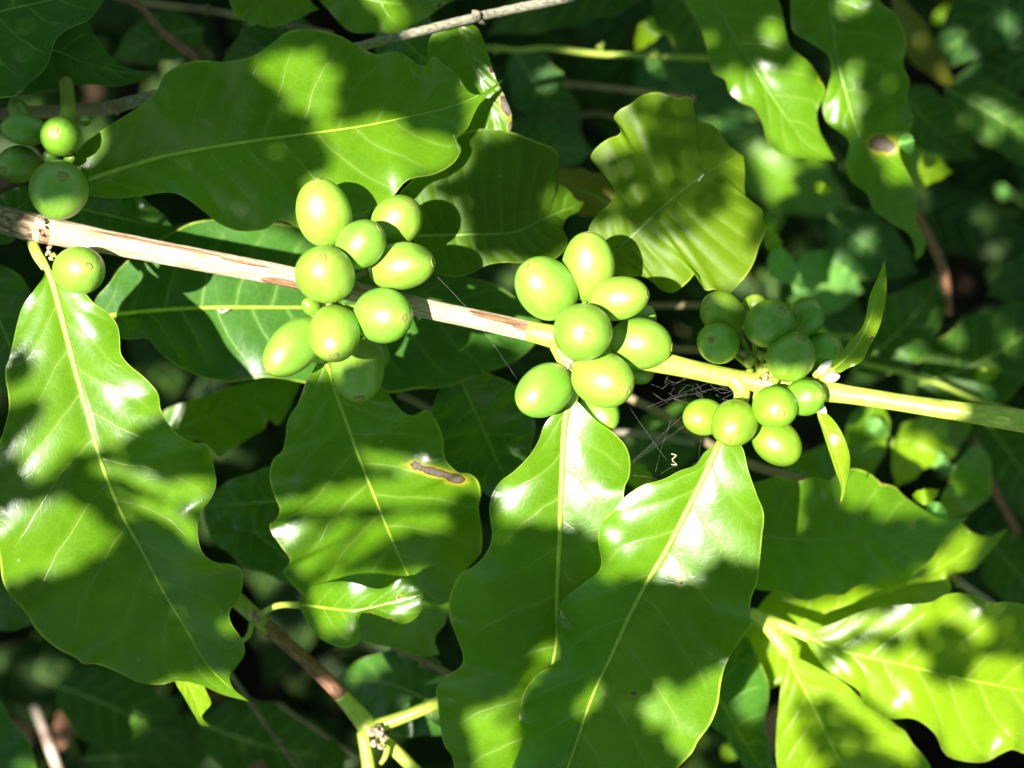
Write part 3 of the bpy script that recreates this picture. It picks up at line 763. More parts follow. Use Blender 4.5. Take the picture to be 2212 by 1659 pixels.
tube('green_stem', [(1138, 714, .002), (1190, 726, .002), (1260, 745, .002), (1430, 783, .001), (1560, 812, .001), (1640, 826, .001), (1790, 846, .003), (2000, 878, .008), (2150, 900, .014), (2300, 925, .02)],
     [22, 29, 27, 21, 20, 27, 20, 19, 21, 24, 25], M['stem'], br, n=90, seg=20, origin=bo)

def node_lump(px, parent, origin, mat, n=9, spread=20, r=10, seed=0, name='node'):
    rn = random.Random(seed)
    V, F, UV = [], [], []
    for k in range(n):
        a = rn.uniform(0, 6.28)
        q = rn.uniform(.2, 1) * spread
        x, y, z = px[0] + math.cos(a) * q * px[3], px[1] + math.sin(a) * q, px[2] + rn.uniform(-.0015, .003)
        x2, y2 = x + rn.uniform(-1, 1) * r * 1.6, y + rn.uniform(-1, 1) * r * 1.6
        P = [at(*s) - origin for s in spline([(x, y, z), ((x + x2) / 2, (y + y2) / 2, z + .0008), (x2, y2, z + rn.uniform(-.001, .002))], 6)]
        rr = r * PX * rn.uniform(.5, 1.1)
        v, f, uv = tube_data(P, [rr * .6, rr, rr * 1.05, rr * .95, rr * .7, rr * .3], 8, 1, .25, k)
        o0 = len(V)
        V += v; F += [tuple(i + o0 for i in q_) for q_ in f]; UV += uv
    return link(name, V, F, mat, parent, True, UV)
node_lump((90, 500, .0018, .25), br, bo, M['husk'], 16, 28, 4.5, 3)
node_lump((108, 545, .001, .6), br, bo, M['husk'], 8, 13, 5, 4)
node_lump((700, 640, .004, 1), br, bo, M['husk'], 9, 30, 11, 5)
node_lump((1228, 782, .002, .6), br, bo, M['husk'], 10, 18, 8, 6)
node_lump((1630, 790, .003, .9), br, bo, M['stem'], 14, 34, 10, 7)
node_lump((1650, 800, .004, .9), br, bo, M['husk'], 9, 26, 5, 8)
tube('petiole_stub', [(1210, 745, .001), (1222, 780, .001), (1236, 840, -.002), (1234, 868, -.004)], [24, 18, 15, 14], M['stem'], br, origin=bo)
tube('petiole_stub', [(1585, 815, .001), (1602, 842, .002), (1596, 880, .004), (1560, 950, .006)], [22, 17, 16, 14], M['stem'], br, origin=bo)
tube('petiole_stub', [(690, 640, 0), (688, 700, -.008), (688, 780, -.012)], [20, 16, 14], M['stem'], br, origin=bo)
tube('petiole_stub', [(1770, 838, .003), (1782, 818, .004), (1800, 796, .004)], [15, 11, 8], M['stem'], br, origin=bo)
tube('petiole_stub', [(1755, 850, .002), (1762, 870, .002), (1768, 890, .002)], [15, 11, 8], M['stem'], br, origin=bo)

def bud(label, p0, p1, r, z):
    P = spline([(*p0, z), ((p0[0] + p1[0]) / 2, (p0[1] + p1[1]) / 2, z + .001), (*p1, z)], 12)
    o0 = at(*P[0])
    pts = [at(*s) - o0 for s in P]
    rad = [r * PX * q for q in (.75, .8, .9, .97, 1, 1, .97, .9, .8, .62, .4, .12)]
    v, f, uv = tube_data(pts, rad, 12, .8)
    o = link('flower_bud', v, f, M['bract'], None, True, uv)
    o.location = o0
    pr = [r * PX * .8, r * PX * .9, r * PX * .7]
    v, f, uv = tube_data([pts[0] - (pts[3] - pts[0]), pts[0], pts[1]], pr, 10, .9)
    link('bud_base', v, f, M['stem'], o, True, uv)
    tag(o, label, 'bud', 'pale pointed buds at the new leaves')
bud('white blunt bud lying on the green stem under the upright new leaf', (1783, 817), (1815, 812), 11, .006)
bud('white pointed bud sticking out below the green stem above the hanging new leaf', (1758, 868), (1786, 893), 10, .003)
bud('white scale tucked between the last upper cherry and the upright new leaf', (1768, 806), (1798, 778), 10, .005)

# ------------------------------------------------------------------ cherries
def berry(label, c, tip, a, b, z, mat='berry', dz=None, group='', ring=True, node=None):
    cx, cy = c
    dx, dy = (tip[0] - cx) * PX, -(tip[1] - cy) * PX
    A_, B_ = a * PX, b * PX
    d = math.hypot(dx, dy)
    if d > A_ * .98:
        s = A_ * .98 / d; dx *= s; dy *= s; d = A_ * .98
    h = math.sqrt(max(0, A_ * A_ - d * d)) if dz is None else dz * A_
    axis = Vector((dx, dy, h)).normalized()
    rot = Vector((0, 0, 1)).rotation_difference(axis)
    rn = random.Random(int(cx + cy))
    seg, rings = 40, 30
    V, F = [], []
    lop = rn.uniform(-.03, .03); ph = rn.uniform(0, 6.28)
    flat = rn.uniform(.95, 1.0)
    for i in range(rings + 1):
        t = math.pi * i / rings
        zz = -math.cos(t)
        r = math.sin(t) ** .92
        # slightly fuller on the stalk side, blunt disc at the tip
        r *= 1 + .05 * math.cos(t) * 1.0
        zl = zz * A_
        if i == rings: r = 0
        for k in range(seg):
            q = 2 * math.pi * k / seg
            w = 1 + lop * math.sin(2 * q + ph) + .012 * math.sin(3 * q + ph * 2 + zz * 2)
            V.append(Vector((math.cos(q) * r * B_ * w, math.sin(q) * r * B_ * w * flat, zl)))
    for i in range(rings):
        for k in range(seg):
            k2 = (k + 1) % seg
            F.append((i * seg + k, i * seg + k2, (i + 1) * seg + k2, (i + 1) * seg + k))
    o = link('coffee_cherry', V, F, M[mat])
    o.location = at(cx, cy, z)
    o.rotation_mode = 'QUATERNION'
    o.rotation_quaternion = rot
    tag(o, label, 'coffee cherry', group)
    if ring:
        v, f = [], []
        R0 = rn.uniform(6.5, 9.3) * PX * (b / 58) ** .5
        hk = rn.uniform(.22, .46); rw_ = [rn.uniform(.9, 1.1) for _ in range(24)]
        prof = [(1.30, -.9), (1.22, .10), (1.0, .38), (.78, .20), (.62, -.12), (.42, .02), (.26, .22), (.10, .12), (0.02, .0)]
        sg = 24
        ztip = A_ * math.sqrt(max(0, 1 - (R0 / B_) ** 2)) + .00006
        for (pr, pz) in prof:
            for k in range(sg):
                q = 2 * math.pi * k / sg
                jit = (1 + .08 * math.sin(3 * q + cx)) * (1 + (rw_[k] - 1) * (1.2 - abs(pr - .8)))
                v.append((math.cos(q) * pr * R0 * jit, math.sin(q) * pr * R0 * jit, ztip + pz * R0 * hk * (1 + (rw_[(k * 7) % 24] - 1) * 3)))
        for i in range(len(prof) - 1):
            for k in range(sg):
                k2 = (k + 1) % sg
                f.append((i * sg + k, i * sg + k2, (i + 1) * sg + k2, (i + 1) * sg + k))
        link('tip_ring', v, f, M['calyx'], o)
    # short stalk at the other end, heading for the node
    p0 = Vector((0, 0, -A_ * .95))
    p1 = Vector((0, 0, -A_ * 1.18))
    if node is not None:
        tgt = rot.inverted() @ (at(*node) - at(cx, cy, z))
        dv = tgt - p1
        if dv.length > .011: dv *= .011 / dv.length
        p2 = p1 + dv * .6 + Vector((0, 0, -.0005))
        p3 = p1 + dv
    else:
        p2, p3 = p1 + Vector((0, 0, -.001)), p1 + Vector((0, 0, -.002))
    rr = 6 * PX
    vv, ff, uv = tube_data([p0, p1, p2, p3], [rr * 1.3, rr * 1.1, rr, rr * 1.1], 8)
    link('stalk', vv, ff, M['twig_green'], o, True, uv)
    return o

g1, g2, g3, g4 = ('cherries at the left node', 'cherries of the left large cluster', 'cherries of the middle cluster', 'small cherries of the right cluster')
n1, n2, n3, n4 = (95, 500, 0), (690, 640, 0), (1235, 760, .001), (1640, 812, .001)
berry('big round shaded cherry sitting on the left end of the pale branch', (127, 409), (152, 388), 66, 62, .014, group=g1, node=n1, mat='berry')
berry('round bright-tipped cherry above the big shaded one at the left', (131, 294), (130, 289), 50, 44, .002, group=g1, mat='berry_small')
berry('dark oblong cherry lying on its side at the left edge, beside the bright-tipped one', (52, 281), (5, 275), 50, 34, -.006, group=g1, mat='berry_dark')
berry('dim round cherry cut by the left edge, below the oblong one', (38, 356), (20, 372), 50, 43, -.010, group=g1, mat='berry_dark')
berry('dark cherry almost hidden behind the oblong one at the left edge', (42, 244), (30, 215), 36, 24, -.018, group=g1, mat='berry_dark', ring=False)
berry('tiny pale cherry squeezed between the bright-tipped and the big shaded cherry', (108, 340), (104, 330), 18, 16, -.002, group=g1, mat='berry_small', ring=False)
berry('tiny pale green cherry stub beside the base of the upper left leaf', (150, 345), (162, 340), 18, 11, -.004, group=g1, mat='berry_small', ring=False)
berry('tiny dark button-like fruit on the stem right of the bright-tipped cherry', (184, 260), (190, 262), 14, 13, -.012, group=g1, mat='berry_dark')
berry('single cherry under the pale branch, beside the base of the largest leaf', (172, 583), (203, 579), 60, 53, .010, group=g1, node=(112, 548, .002))

berry('tall egg-shaped cherry at the top of the left large cluster', (699, 460), (686, 393), 75, 58, .008, group=g2, node=n2)
berry('dim cherry mostly hidden behind the tall egg-shaped one', (764, 450), (772, 420), 46, 40, -.016, group=g2, mat='berry_dark', ring=False)
berry('cherry at the upper right of the left large cluster, crossed by a round shadow', (858, 476), (893, 442), 60, 55, .000, group=g2, ring=False, node=n2)
berry('smaller cherry in the middle of the left large cluster, disc at upper right', (780, 527), (820, 494), 56, 49, .016, group=g2, node=n2)
berry('round cherry facing the viewer on top of the branch in the left large cluster', (702, 592), (702, 564), 64, 61, .022, group=g2)
berry('egg-shaped cherry pointing right at the right side of the left large cluster', (868, 575), (936, 566), 73, 54, .008, group=g2, node=n2)
berry('cherry below the branch at the right of the left large cluster, disc at its right', (828, 682), (874, 689), 68, 59, .014, group=g2, node=n2)
berry('cherry below the branch in the left large cluster, disc at its bottom', (722, 721), (727, 768), 72, 53, .019, group=g2, node=n2)
berry('dark-glossed oblong cherry at the lower left of the left large cluster', (633, 750), (584, 802), 80, 51, .000, group=g2, node=n2)
berry('shaded cherry hanging lowest in the left large cluster, in front of the streaked leaf', (772, 800), (780, 862), 74, 59, -.006, group=g2, node=n2)
berry('small unripe pinkish-tipped fruit left of centre in the left large cluster', (672, 662), (660, 652), 24, 19, .004, group=g2, mat='berry_small')
berry('dark cherry just peeking out behind the lowest cherry of the left large cluster', (806, 765), (820, 790), 46, 38, -.022, group=g2, mat='berry_dark', ring=False)

berry('large cherry at the upper left of the middle cluster', (1179, 622), (1137, 580), 78, 63, .008, group=g3, node=n3)
berry('egg-shaped cherry standing at the top of the middle cluster', (1271, 577), (1270, 506), 78, 57, .004, group=g3, node=n3)
berry('smaller oval cherry at the upper right of the middle cluster with a brown tip', (1337, 644), (1396, 636), 65, 47, .014, group=g3, node=n3)
berry('round cherry facing the viewer in the centre of the middle cluster', (1259, 718), (1264, 728), 64, 61, .024, group=g3)
berry('cherry at the right of the middle cluster, pointing right', (1384, 742), (1450, 750), 68, 57, .004, group=g3, node=n3)
berry('large cherry at the bottom right of the middle cluster, disc at its lower right', (1303, 820), (1352, 844), 70, 60, .012, group=g3, node=n3)
berry('oval cherry at the lower left of the middle cluster, pointing down left', (1175, 844), (1128, 874), 74, 54, .006, group=g3, node=n3)
berry('half-shaded cherry behind the bottom of the middle cluster', (1297, 885), (1320, 925), 56, 40, -.012, group=g3, node=n3, mat='berry', ring=False)
berry('sliver of a cherry between the two right cherries of the middle cluster', (1388, 690), (1400, 670), 36, 30, -.012, group=g3, ring=False)
berry('dark cherry peeking out under the right cherry of the middle cluster', (1382, 800), (1392, 815), 38, 32, -.014, group=g3, ring=False, mat='berry_dark')

kb = dict(group=g4, mat='berry_small')
berry('shaded cherry at the upper left of the right cluster with a pale crack line', (1560, 677), (1528, 650), 57, 46, .004, node=n4, ring=False, **kb)
berry('shaded round cherry at the left of the right cluster, just above the stem', (1551, 741), (1532, 735), 47, 45, .010, node=n4, **kb)
berry('dark cherry hidden at the top centre of the right cluster', (1631, 667), (1628, 645), 38, 31, -.008, ring=False, **kb)
berry('shaded cherry at the top centre of the right cluster, disc at upper right', (1662, 698), (1681, 674), 60, 50, .014, node=n4, **kb)
berry('shaded cherry at the upper right of the right cluster', (1739, 686), (1756, 656), 50, 42, .002, node=n4, ring=False, **kb)
berry('half-lit cherry above the stem in the right cluster, disc at its top', (1708, 770), (1725, 732), 55, 51, .016, **kb)
berry('half-lit cherry behind the base of the upright new leaf', (1774, 760), (1800, 740), 52, 43, .000, node=n4, ring=False, **kb)
berry('cherry with a rusty scar below the stem in the right cluster', (1674, 880), (1678, 892), 53, 47, .016, **kb)
berry('sunlit cherry on the stem at the right of the right cluster, disc at its right', (1739, 858), (1764, 854), 46, 41, .012, node=n4, **kb)
berry('round glossy cherry at the lower left of the right cluster, above the glaring leaf', (1585, 915), (1566, 948), 54, 48, .014, node=(1600, 850, .002), **kb)
berry('leftmost lower cherry of the right cluster with a small crack', (1520, 901), (1482, 904), 50, 41, .004, node=(1600, 850, .002), **kb)
berry('lowest cherry of the right cluster, blunt end down', (1679, 956), (1720, 994), 57, 49, .004, node=n4, ring=False, **kb)

# ------------------------------------------------------------------ twigs
def twig(name, label, px, rad, mat, n=40, cat='twig', group='bare twigs', knots=(), **kw):
    o0 = at(*px[0])
    o = tube(name, px, rad, M[mat], None, n=n, origin=o0, **kw)
    o.location = o0
    tag(o, label, cat, group)
    for (x, y, z, r) in knots:
        node_lump((x, y, z, .6), o, o0, M[mat], 7, r * .8, r * .75, int(x), 'knot')
    return o
twig('twig', 'speckled grey twig slanting along the top edge with one knot', [(225, 236, -.045), (317, 212, -.042), (560, 152, -.040), (791, 97, -.035), (1030, 37, -.030), (1240, -8, -.028)], [16, 14, 11.5, 11, 11, 12], 'twig_grey', n=90, rough=.10, knots=[(1032, 38, -.029, 13)])
twig('twig', 'dark thick twig behind the left cherries, joining the speckled grey twig', [(-40, 250, -.055), (60, 243, -.052), (160, 240, -.050), (240, 233, -.046)], [14, 15, 16, 17], 'twig_dim', rough=.1, knots=[(248, 236, -.044, 16)])
twig('twig', 'blurred dull twig along the top left, running right and down', [(180, -30, -.10), (300, 4, -.10), (440, 21, -.10), (540, 38, -.10), (720, 75, -.10)], [9, 9, 10, 9, 9], 'twig_dim', knots=[(446, 22, -.098, 9)])
twig('twig', 'short blurred brown twig in the dark gap at the top left', [(262, -12, -.085), (310, 21, -.085), (352, 70, -.085), (430, 130, -.085)], [9, 9, 10, 11], 'twig_brown')
twig('stalk', 'upright green-brown stalk above the bright-tipped cherry at the left', [(132, 110, -.058), (140, 160, -.046), (146, 210, -.026), (147, 262, -.014)], [15, 16, 17, 20], 'twig_green', cat='stalk')
twig('green_stem', 'slender blurred green stem near the top, with pale buds along it', [(1050, 103, -.15), (1120, 108, -.15), (1180, 104, -.15), (1290, 116, -.15), (1410, 122, -.15), (1540, 126, -.15)], [8, 8, 9, 8, 8, 8], 'twig_green', cat='stem', knots=[(1078, 107, -.145, 10), (1296, 103, -.145, 9), (1412, 121, -.145, 11)])
twig('twig', 'blurred pale brown twig left of the top of the upright pleated leaf', [(1215, 180, -.16), (1300, 188, -.16), (1420, 202, -.16), (1500, 212, -.16)], [10, 9, 9, 9], 'twig_dim')
twig('twig', 'thin brownish twig bits in the dark gap left of the upright pleated leaf', [(1230, 255, -.19), (1290, 245, -.19), (1350, 262, -.19)], [7, 7, 6], 'twig_dim')
twig('twig', 'blurred grey twig passing behind the spider web and right cluster', [(1280, 800, -.11), (1345, 850, -.11), (1440, 900, -.11), (1560, 975, -.11), (1640, 1010, -.11), (1740, 1035, -.11)], [11, 11, 11, 12, 12, 12], 'twig_dim')
twig('twig', 'blurred pale twig under the web, level with the glaring leaf base', [(1310, 932, -.13), (1400, 940, -.13), (1500, 958, -.13)], [10, 10, 9], 'twig_grey')
twig('twig', 'blurred grey twig behind the upper cherries of the right cluster', [(1400, 660, -.13), (1520, 660, -.13), (1620, 668, -.13)], [9, 9, 8], 'twig_dim')
twig('twig', 'second blurred twig just above the green stem between the two right clusters', [(1430, 752, -.10), (1520, 757, -.10), (1640, 770, -.10)], [10, 10, 9], 'twig_dim')
twig('twig', 'blurred reddish-brown stalk hanging from the dead-spotted leaf at the right', [(1960, 430, -.16), (2005, 510, -.16), (2040, 590, -.16), (2050, 680, -.165)], [13, 14, 14, 12], 'twig_brown')
twig('twig', 'dark brown blurred stalk below the shaded end of the green stem', [(2105, 945, -.17), (2125, 1000, -.17), (2160, 1080, -.175), (2200, 1150, -.18)], [11, 12, 12, 11], 'twig_brown')
twig('green_stem', 'faint blurred olive stem sloping above the green stem at the right', [(1860, 785, -.14), (1930, 800, -.14), (2010, 822, -.14), (2100, 860, -.14), (2230, 900, -.14)], [7, 7, 7, 7, 7], 'twig_green', cat='stem')
twig('twig', 'pale sunlit twig sloping down at the right, beyond the dark pointed leaf', [(1990, 1190, -.10), (2030, 1222, -.10), (2075, 1258, -.10), (2150, 1310, -.10), (2230, 1370, -.10)], [10, 10, 11, 10, 10], 'twig_grey', knots=[(2072, 1255, -.098, 10)])
twig('twig', 'thin dull twig slanting down in the dark lower left, starting at the hooked leaf tip', [(440, 1380, -.10), (500, 1460, -.10), (560, 1545, -.10), (610, 1615, -.10), (680, 1710, -.10)], [7, 7, 7, 6, 6], 'twig_dim', knots=[(603, 1604, -.098, 7)])
twig('twig', 'faint thin twig between brown twig and bottom edge', [(600, 1520, -.14), (680, 1575, -.14), (780, 1640, -.14), (860, 1700, -.14)], [6, 6, 6, 6], 'twig_dim')
twig('twig', 'blurred twig behind the torn tip of the streaked leaf', [(845, 1395, -.09), (920, 1430, -.09), (1000, 1470, -.09), (1080, 1500, -.09)], [8, 8, 8, 8], 'twig_dim', knots=[(915, 1430, -.088, 8)])
twig('twig', 'blurred twig in the dark gap below the left large cluster', [(860, 850, -.10), (920, 880, -.10), (990, 930, -.10), (1080, 990, -.10)], [9, 9, 9, 9], 'twig_dim')

tw = empty('twig', at(511, 1297, -.05))
tag(tw, 'brown twig at the lower left with a husky joint and a forking green end', 'twig', 'bare twigs')
to = tw.location
tube('green_end', [(490, 1276, -.05), (530, 1312, -.05), (584, 1362, -.05)], [20, 19, 17], M['twig_green'], tw, n=12, seg=14, origin=to)
tube('brown_bark', [(572, 1350, -.05), (669, 1434, -.05), (739, 1503, -.05)], [17.5, 17, 19], M['twig_brown'], tw, n=50, seg=16, rough=.03, origin=to)
tube('green_end', [(734, 1499, -.05), (770, 1540, -.05), (806, 1582, -.049)], [18, 22, 27], M['stem'], tw, n=20, seg=16, origin=to)
node_lump((550, 1328, -.046, .7), tw, to, M['husk'], 10, 17, 8, 21)
node_lump((812, 1592, -.044, .8), tw, to, M['husk'], 14, 22, 8, 22)
tube('shoot', [(790, 1575, -.05), (850, 1556, -.048), (905, 1535, -.047), (960, 1512, -.048)], [19, 16, 15, 14], M['stem'], tw, n=24, seg=14, origin=to)
tube('shoot', [(783, 1580, -.05), (790, 1620, -.05), (803, 1700, -.05)], [14, 16, 17], M['stem'], tw, n=16, seg=14, origin=to)
tube('shoot', [(815, 1590, -.049), (855, 1622, -.049), (930, 1700, -.05)], [16, 15, 15], M['stem'], tw, n=16, seg=14, origin=to)
tube('shoot', [(838, 1612, -.044), (832, 1635, -.043), (822, 1650, -.043)], [8, 7, 5], M['twig_green'], tw, n=10, origin=to)
tube('shoot', [(545, 1345, -.046), (537, 1372, -.044), (520, 1388, -.043)], [7, 6, 5], M['twig_green'], tw, n=10, origin=to)
leaf('coffee_leaf', 'tiny folded leaflet below the husky joint of the brown twig',
     [(524, 1384, ), (500, 1385), (470, 1376)], [(515, 1370), (496, 1352), (478, 1360)], [(510, 1394), (490, 1398), (474, 1390)],
     [-.043, -.042, -.043], M['mature'], fold=.3, nu=24, nv=6, group='small leaves near the twigs', ribw=2.5)
leaf('coffee_leaf', 'green blade beginning on the right shoot of the forked twig, running under the front leaf',
     [(898, 1538), (940, 1527), (1000, 1515), (1080, 1520)], [(930, 1520), (980, 1490), (1050, 1490)], [(915, 1545), (945, 1566), (985, 1585), (1050, 1560)],
     [-.050, -.048, -.052], M['mature'], fold=.3, nu=30, nv=6, group='small leaves near the twigs', ribw=6)

# ------------------------------------------------------------------ litter, web
st = twig('stick', 'pale broken stick lit by the sun at the bottom left', [(72, 1525, -.30), (95, 1580, -.30), (125, 1660, -.30), (150, 1720, -.30)], [13, 14, 14, 13], 'litter', cat='stick', group='litter in the sun at the bottom left', rough=.1)
A('dry_leaf', 'curled pinkish dry leaf left of the pale stick', (20, 1560), (72, 1610), 44, [-.31, -.30, -.305], M['dead'], group='litter in the sun at the bottom left', seed=90, rib=None)
A('dry_leaf', 'curled brown dry leaf right of the pale stick', (150, 1520), (128, 1625), 46, [-.31, -.295, -.305], M['dead'], group='litter in the sun at the bottom left', seed=91, rib=None)
A('dry_leaf', 'reddish dry leaf low in the dark at the lower right', (2030, 1590), (2110, 1560), 60, [-.30, -.30, -.305], M['dead'], group='litter at the lower right', seed=92, rib=None)
A('dry_leaf', 'dull dry leaf beneath the narrow blue-green leaf', (1690, 1520), (1640, 1660), 60, [-.30, -.30, -.305], M['dead'], group='litter at the lower right', seed=93, rib=None)
A('dry_leaf', 'small reddish dry leaf at the bottom edge right of the thin twig', (545, 1690), (570, 1640), 46, [-.16, -.155, -.16], M['dead'], group='litter in the sun at the bottom left', seed=94, rib=None)

rw = random.Random(5)
V, F = [], []
def thread(p, q, sag=.0006, r=.000022):
    P = [Vector(p).lerp(Vector(q), t) + Vector((0, 0, -sag * 4 * t * (1 - t))) + Vector((rw.uniform(-1, 1), rw.uniform(-1, 1), 0)) * .0001 for t in (0, .25, .5, .75, 1)]
    v, f, _ = tube_data(P, [r] * 5, 4)
    o0 = len(V)
    V.extend(v); F.extend(tuple(i + o0 for i in q_) for q_ in f)
hub = [(1400, 815, -.004), (1460, 800, -.002), (1560, 830, -.002), (1580, 880, -.004), (1500, 1000, 0), (1440, 1030, 0), (1365, 1000, -.004), (1370, 880, -.004)]
for k in range(14):
    a, b = rw.sample(hub, 2)
    p = at(a[0] + rw.uniform(-30, 30), a[1] + rw.uniform(-22, 22), a[2] - .004)
    q = at(b[0] + rw.uniform(-30, 30), b[1] + rw.uniform(-22, 22), b[2] - .004)
    thread(p, p.lerp(q, rw.uniform(.35, .9)), rw.uniform(.0006, .0030), .000018)
for k in range(48):
    p = (rw.uniform(1430, 1580), rw.uniform(805, 870), -.006)
    thread(at(*p), at(p[0] + rw.uniform(-40, 40), p[1] + rw.uniform(-18, 18), p[2] + .001), .0002, .00002)
ow = link('spider_web', V, F, M['silk'], None)
tag(ow, 'tangled spider web stretched in the dark gap between the middle and right cherry clusters', 'spider web')
V, F = [], []
thread(at(935, 588, .004), at(1000, 655, .003), .0005, .00003)
thread(at(1065, 742, 0), at(1118, 820, -.01), .0005, .00003)
thread(at(1000, 655, .003), at(1065, 742, 0), .0003, .00003)
ow = link('silk_thread', V, F, M['silk'], None)
tag(ow, 'single fine silk thread from the left large cluster across the pale branch', 'silk thread')
def crumb(label, px, r=3.2, mat='bract'):
    o0 = at(*px[0])
    o = tube('plant_crumb', px, [r, r * .9, r, r * .7], M[mat], None, n=14, seg=6, origin=o0, rough=.2)
    o.location = o0
    tag(o, label, 'crumb', 'dry crumbs caught on the plants')
crumb('tiny curled white crumb hanging in the web, shaped like a hook', [(1450, 980, .001), (1461, 984, .001), (1452, 993, .001), (1462, 1004, .001), (1450, 1003, .001)], 1.5, 'husk')
crumb('tiny bent straw on the left margin of the glaring leaf', [(1212, 1318, .0065), (1214, 1332, .0065), (1224, 1336, .0065)], 2, 'husk')
crumb('tiny white check-shaped crumb on the long flat leaf', [(472, 668, -.049), (478, 674, -.049), (494, 668, -.049)], 2)
crumb('tiny pale crumb on the midrib of the upright pleated leaf', [(1508, 392, -.031), (1514, 384, -.030), (1520, 376, -.030)], 2.5)
# ------------------------------------------------------------------ undergrowth, ground
def leaf_cloud(name, n, placer, mat, parent=None, seed=1, rows=5):
    rn = random.Random(seed)
    V, F, UV = [], [], []
    for q in range(n):
        c, L, W, ax, up = placer(rn)
        ax = ax.normalized()
        sd = up.cross(ax).normalized()
        nn = ax.cross(sd).normalized()
        o0 = len(V)
        bend = rn.uniform(-.2, .35)
        for i in range(rows):
            u = i / (rows - 1)
            h = (math.sin(math.pi * min(1, u ** .85 * .97 + .015))) ** .8 * W * .5 * (1 - .2 * u)
            if i in (0, rows - 1): h = W * .03
            mid = c + ax * (u - .5) * L - nn * bend * L * (u - .3) ** 2
            lift = h * .25
            wv = math.sin(u * 9 + q) * W * .05
            for k, (s, z) in enumerate(((-1, lift + wv), (0, 0), (1, lift - wv))):
                V.append(mid + sd * h * s + nn * z)
        for i in range(rows - 1):
            for k in range(2):
                a = o0 + i * 3 + k
                F.append((a, a + 1, a + 4, a + 3))
                for (ii, kk) in ((i, k), (i, k + 1), (i + 1, k + 1), (i + 1, k)):
                    UV.append((ii / (rows - 1) * 8 - 1.4 * abs(kk - 1) + q * .37, kk - 1))
    return link(name, V, F, mat, parent, True, UV)

def pl_under(rn):
    while True:
        x, y = rn.uniform(-.75, .75), rn.uniform(-.65, .65)
        z = rn.uniform(-.66, -.42) if x > -.02 or y > .02 else rn.uniform(-.72, -.56)
        c = Vector((x, y, z))
        break
    a = rn.uniform(0, 6.28)
    ax = Vector((math.cos(a), math.sin(a), rn.uniform(-.5, .3)))
    up = Vector((rn.uniform(-.45, .45), rn.uniform(-.45, .45), 1))
    L = rn.uniform(.06, .12)
    return c, L, L * rn.uniform(.38, .5), ax, up
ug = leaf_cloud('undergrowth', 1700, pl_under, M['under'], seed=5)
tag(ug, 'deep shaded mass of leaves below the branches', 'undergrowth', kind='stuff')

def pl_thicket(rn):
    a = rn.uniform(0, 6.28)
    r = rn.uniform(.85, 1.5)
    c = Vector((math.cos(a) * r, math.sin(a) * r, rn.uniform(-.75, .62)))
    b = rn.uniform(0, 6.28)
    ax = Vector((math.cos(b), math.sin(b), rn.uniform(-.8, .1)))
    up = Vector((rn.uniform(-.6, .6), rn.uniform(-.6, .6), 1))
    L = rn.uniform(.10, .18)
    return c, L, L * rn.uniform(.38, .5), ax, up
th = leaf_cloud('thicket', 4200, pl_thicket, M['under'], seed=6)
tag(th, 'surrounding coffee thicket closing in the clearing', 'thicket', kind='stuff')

m, nt = mat_new('leaf_litter_soil')
g = G(nt)
o_ = g.obj()
nz = g.noise(o_, 22, 6, .65)
c_ = g.mix(g.ss(nz, .35, .7), (.012, .009, .006), (.050, .034, .020))
g.out(g.pri(c_, .95, .1, 0, g.bump(nz, 1, .01)))
gv, gf = [], []
N = 41
for i in range(N):
    for j in range(N):
        x = math.copysign(abs((i - 20) / 20) ** 3 * 60, i - 20); y = math.copysign(abs((j - 20) / 20) ** 3 * 60, j - 20)
        gv.append((x, y, -.85 + .02 * math.sin(x * 9 + y * 5) + .015 * math.sin(y * 13)))
for i in range(N - 1):
    for j in range(N - 1):
        gf.append((i * N + j, (i + 1) * N + j, (i + 1) * N + j + 1, i * N + j + 1))
tag(link('ground', gv, gf, m), kind='structure')

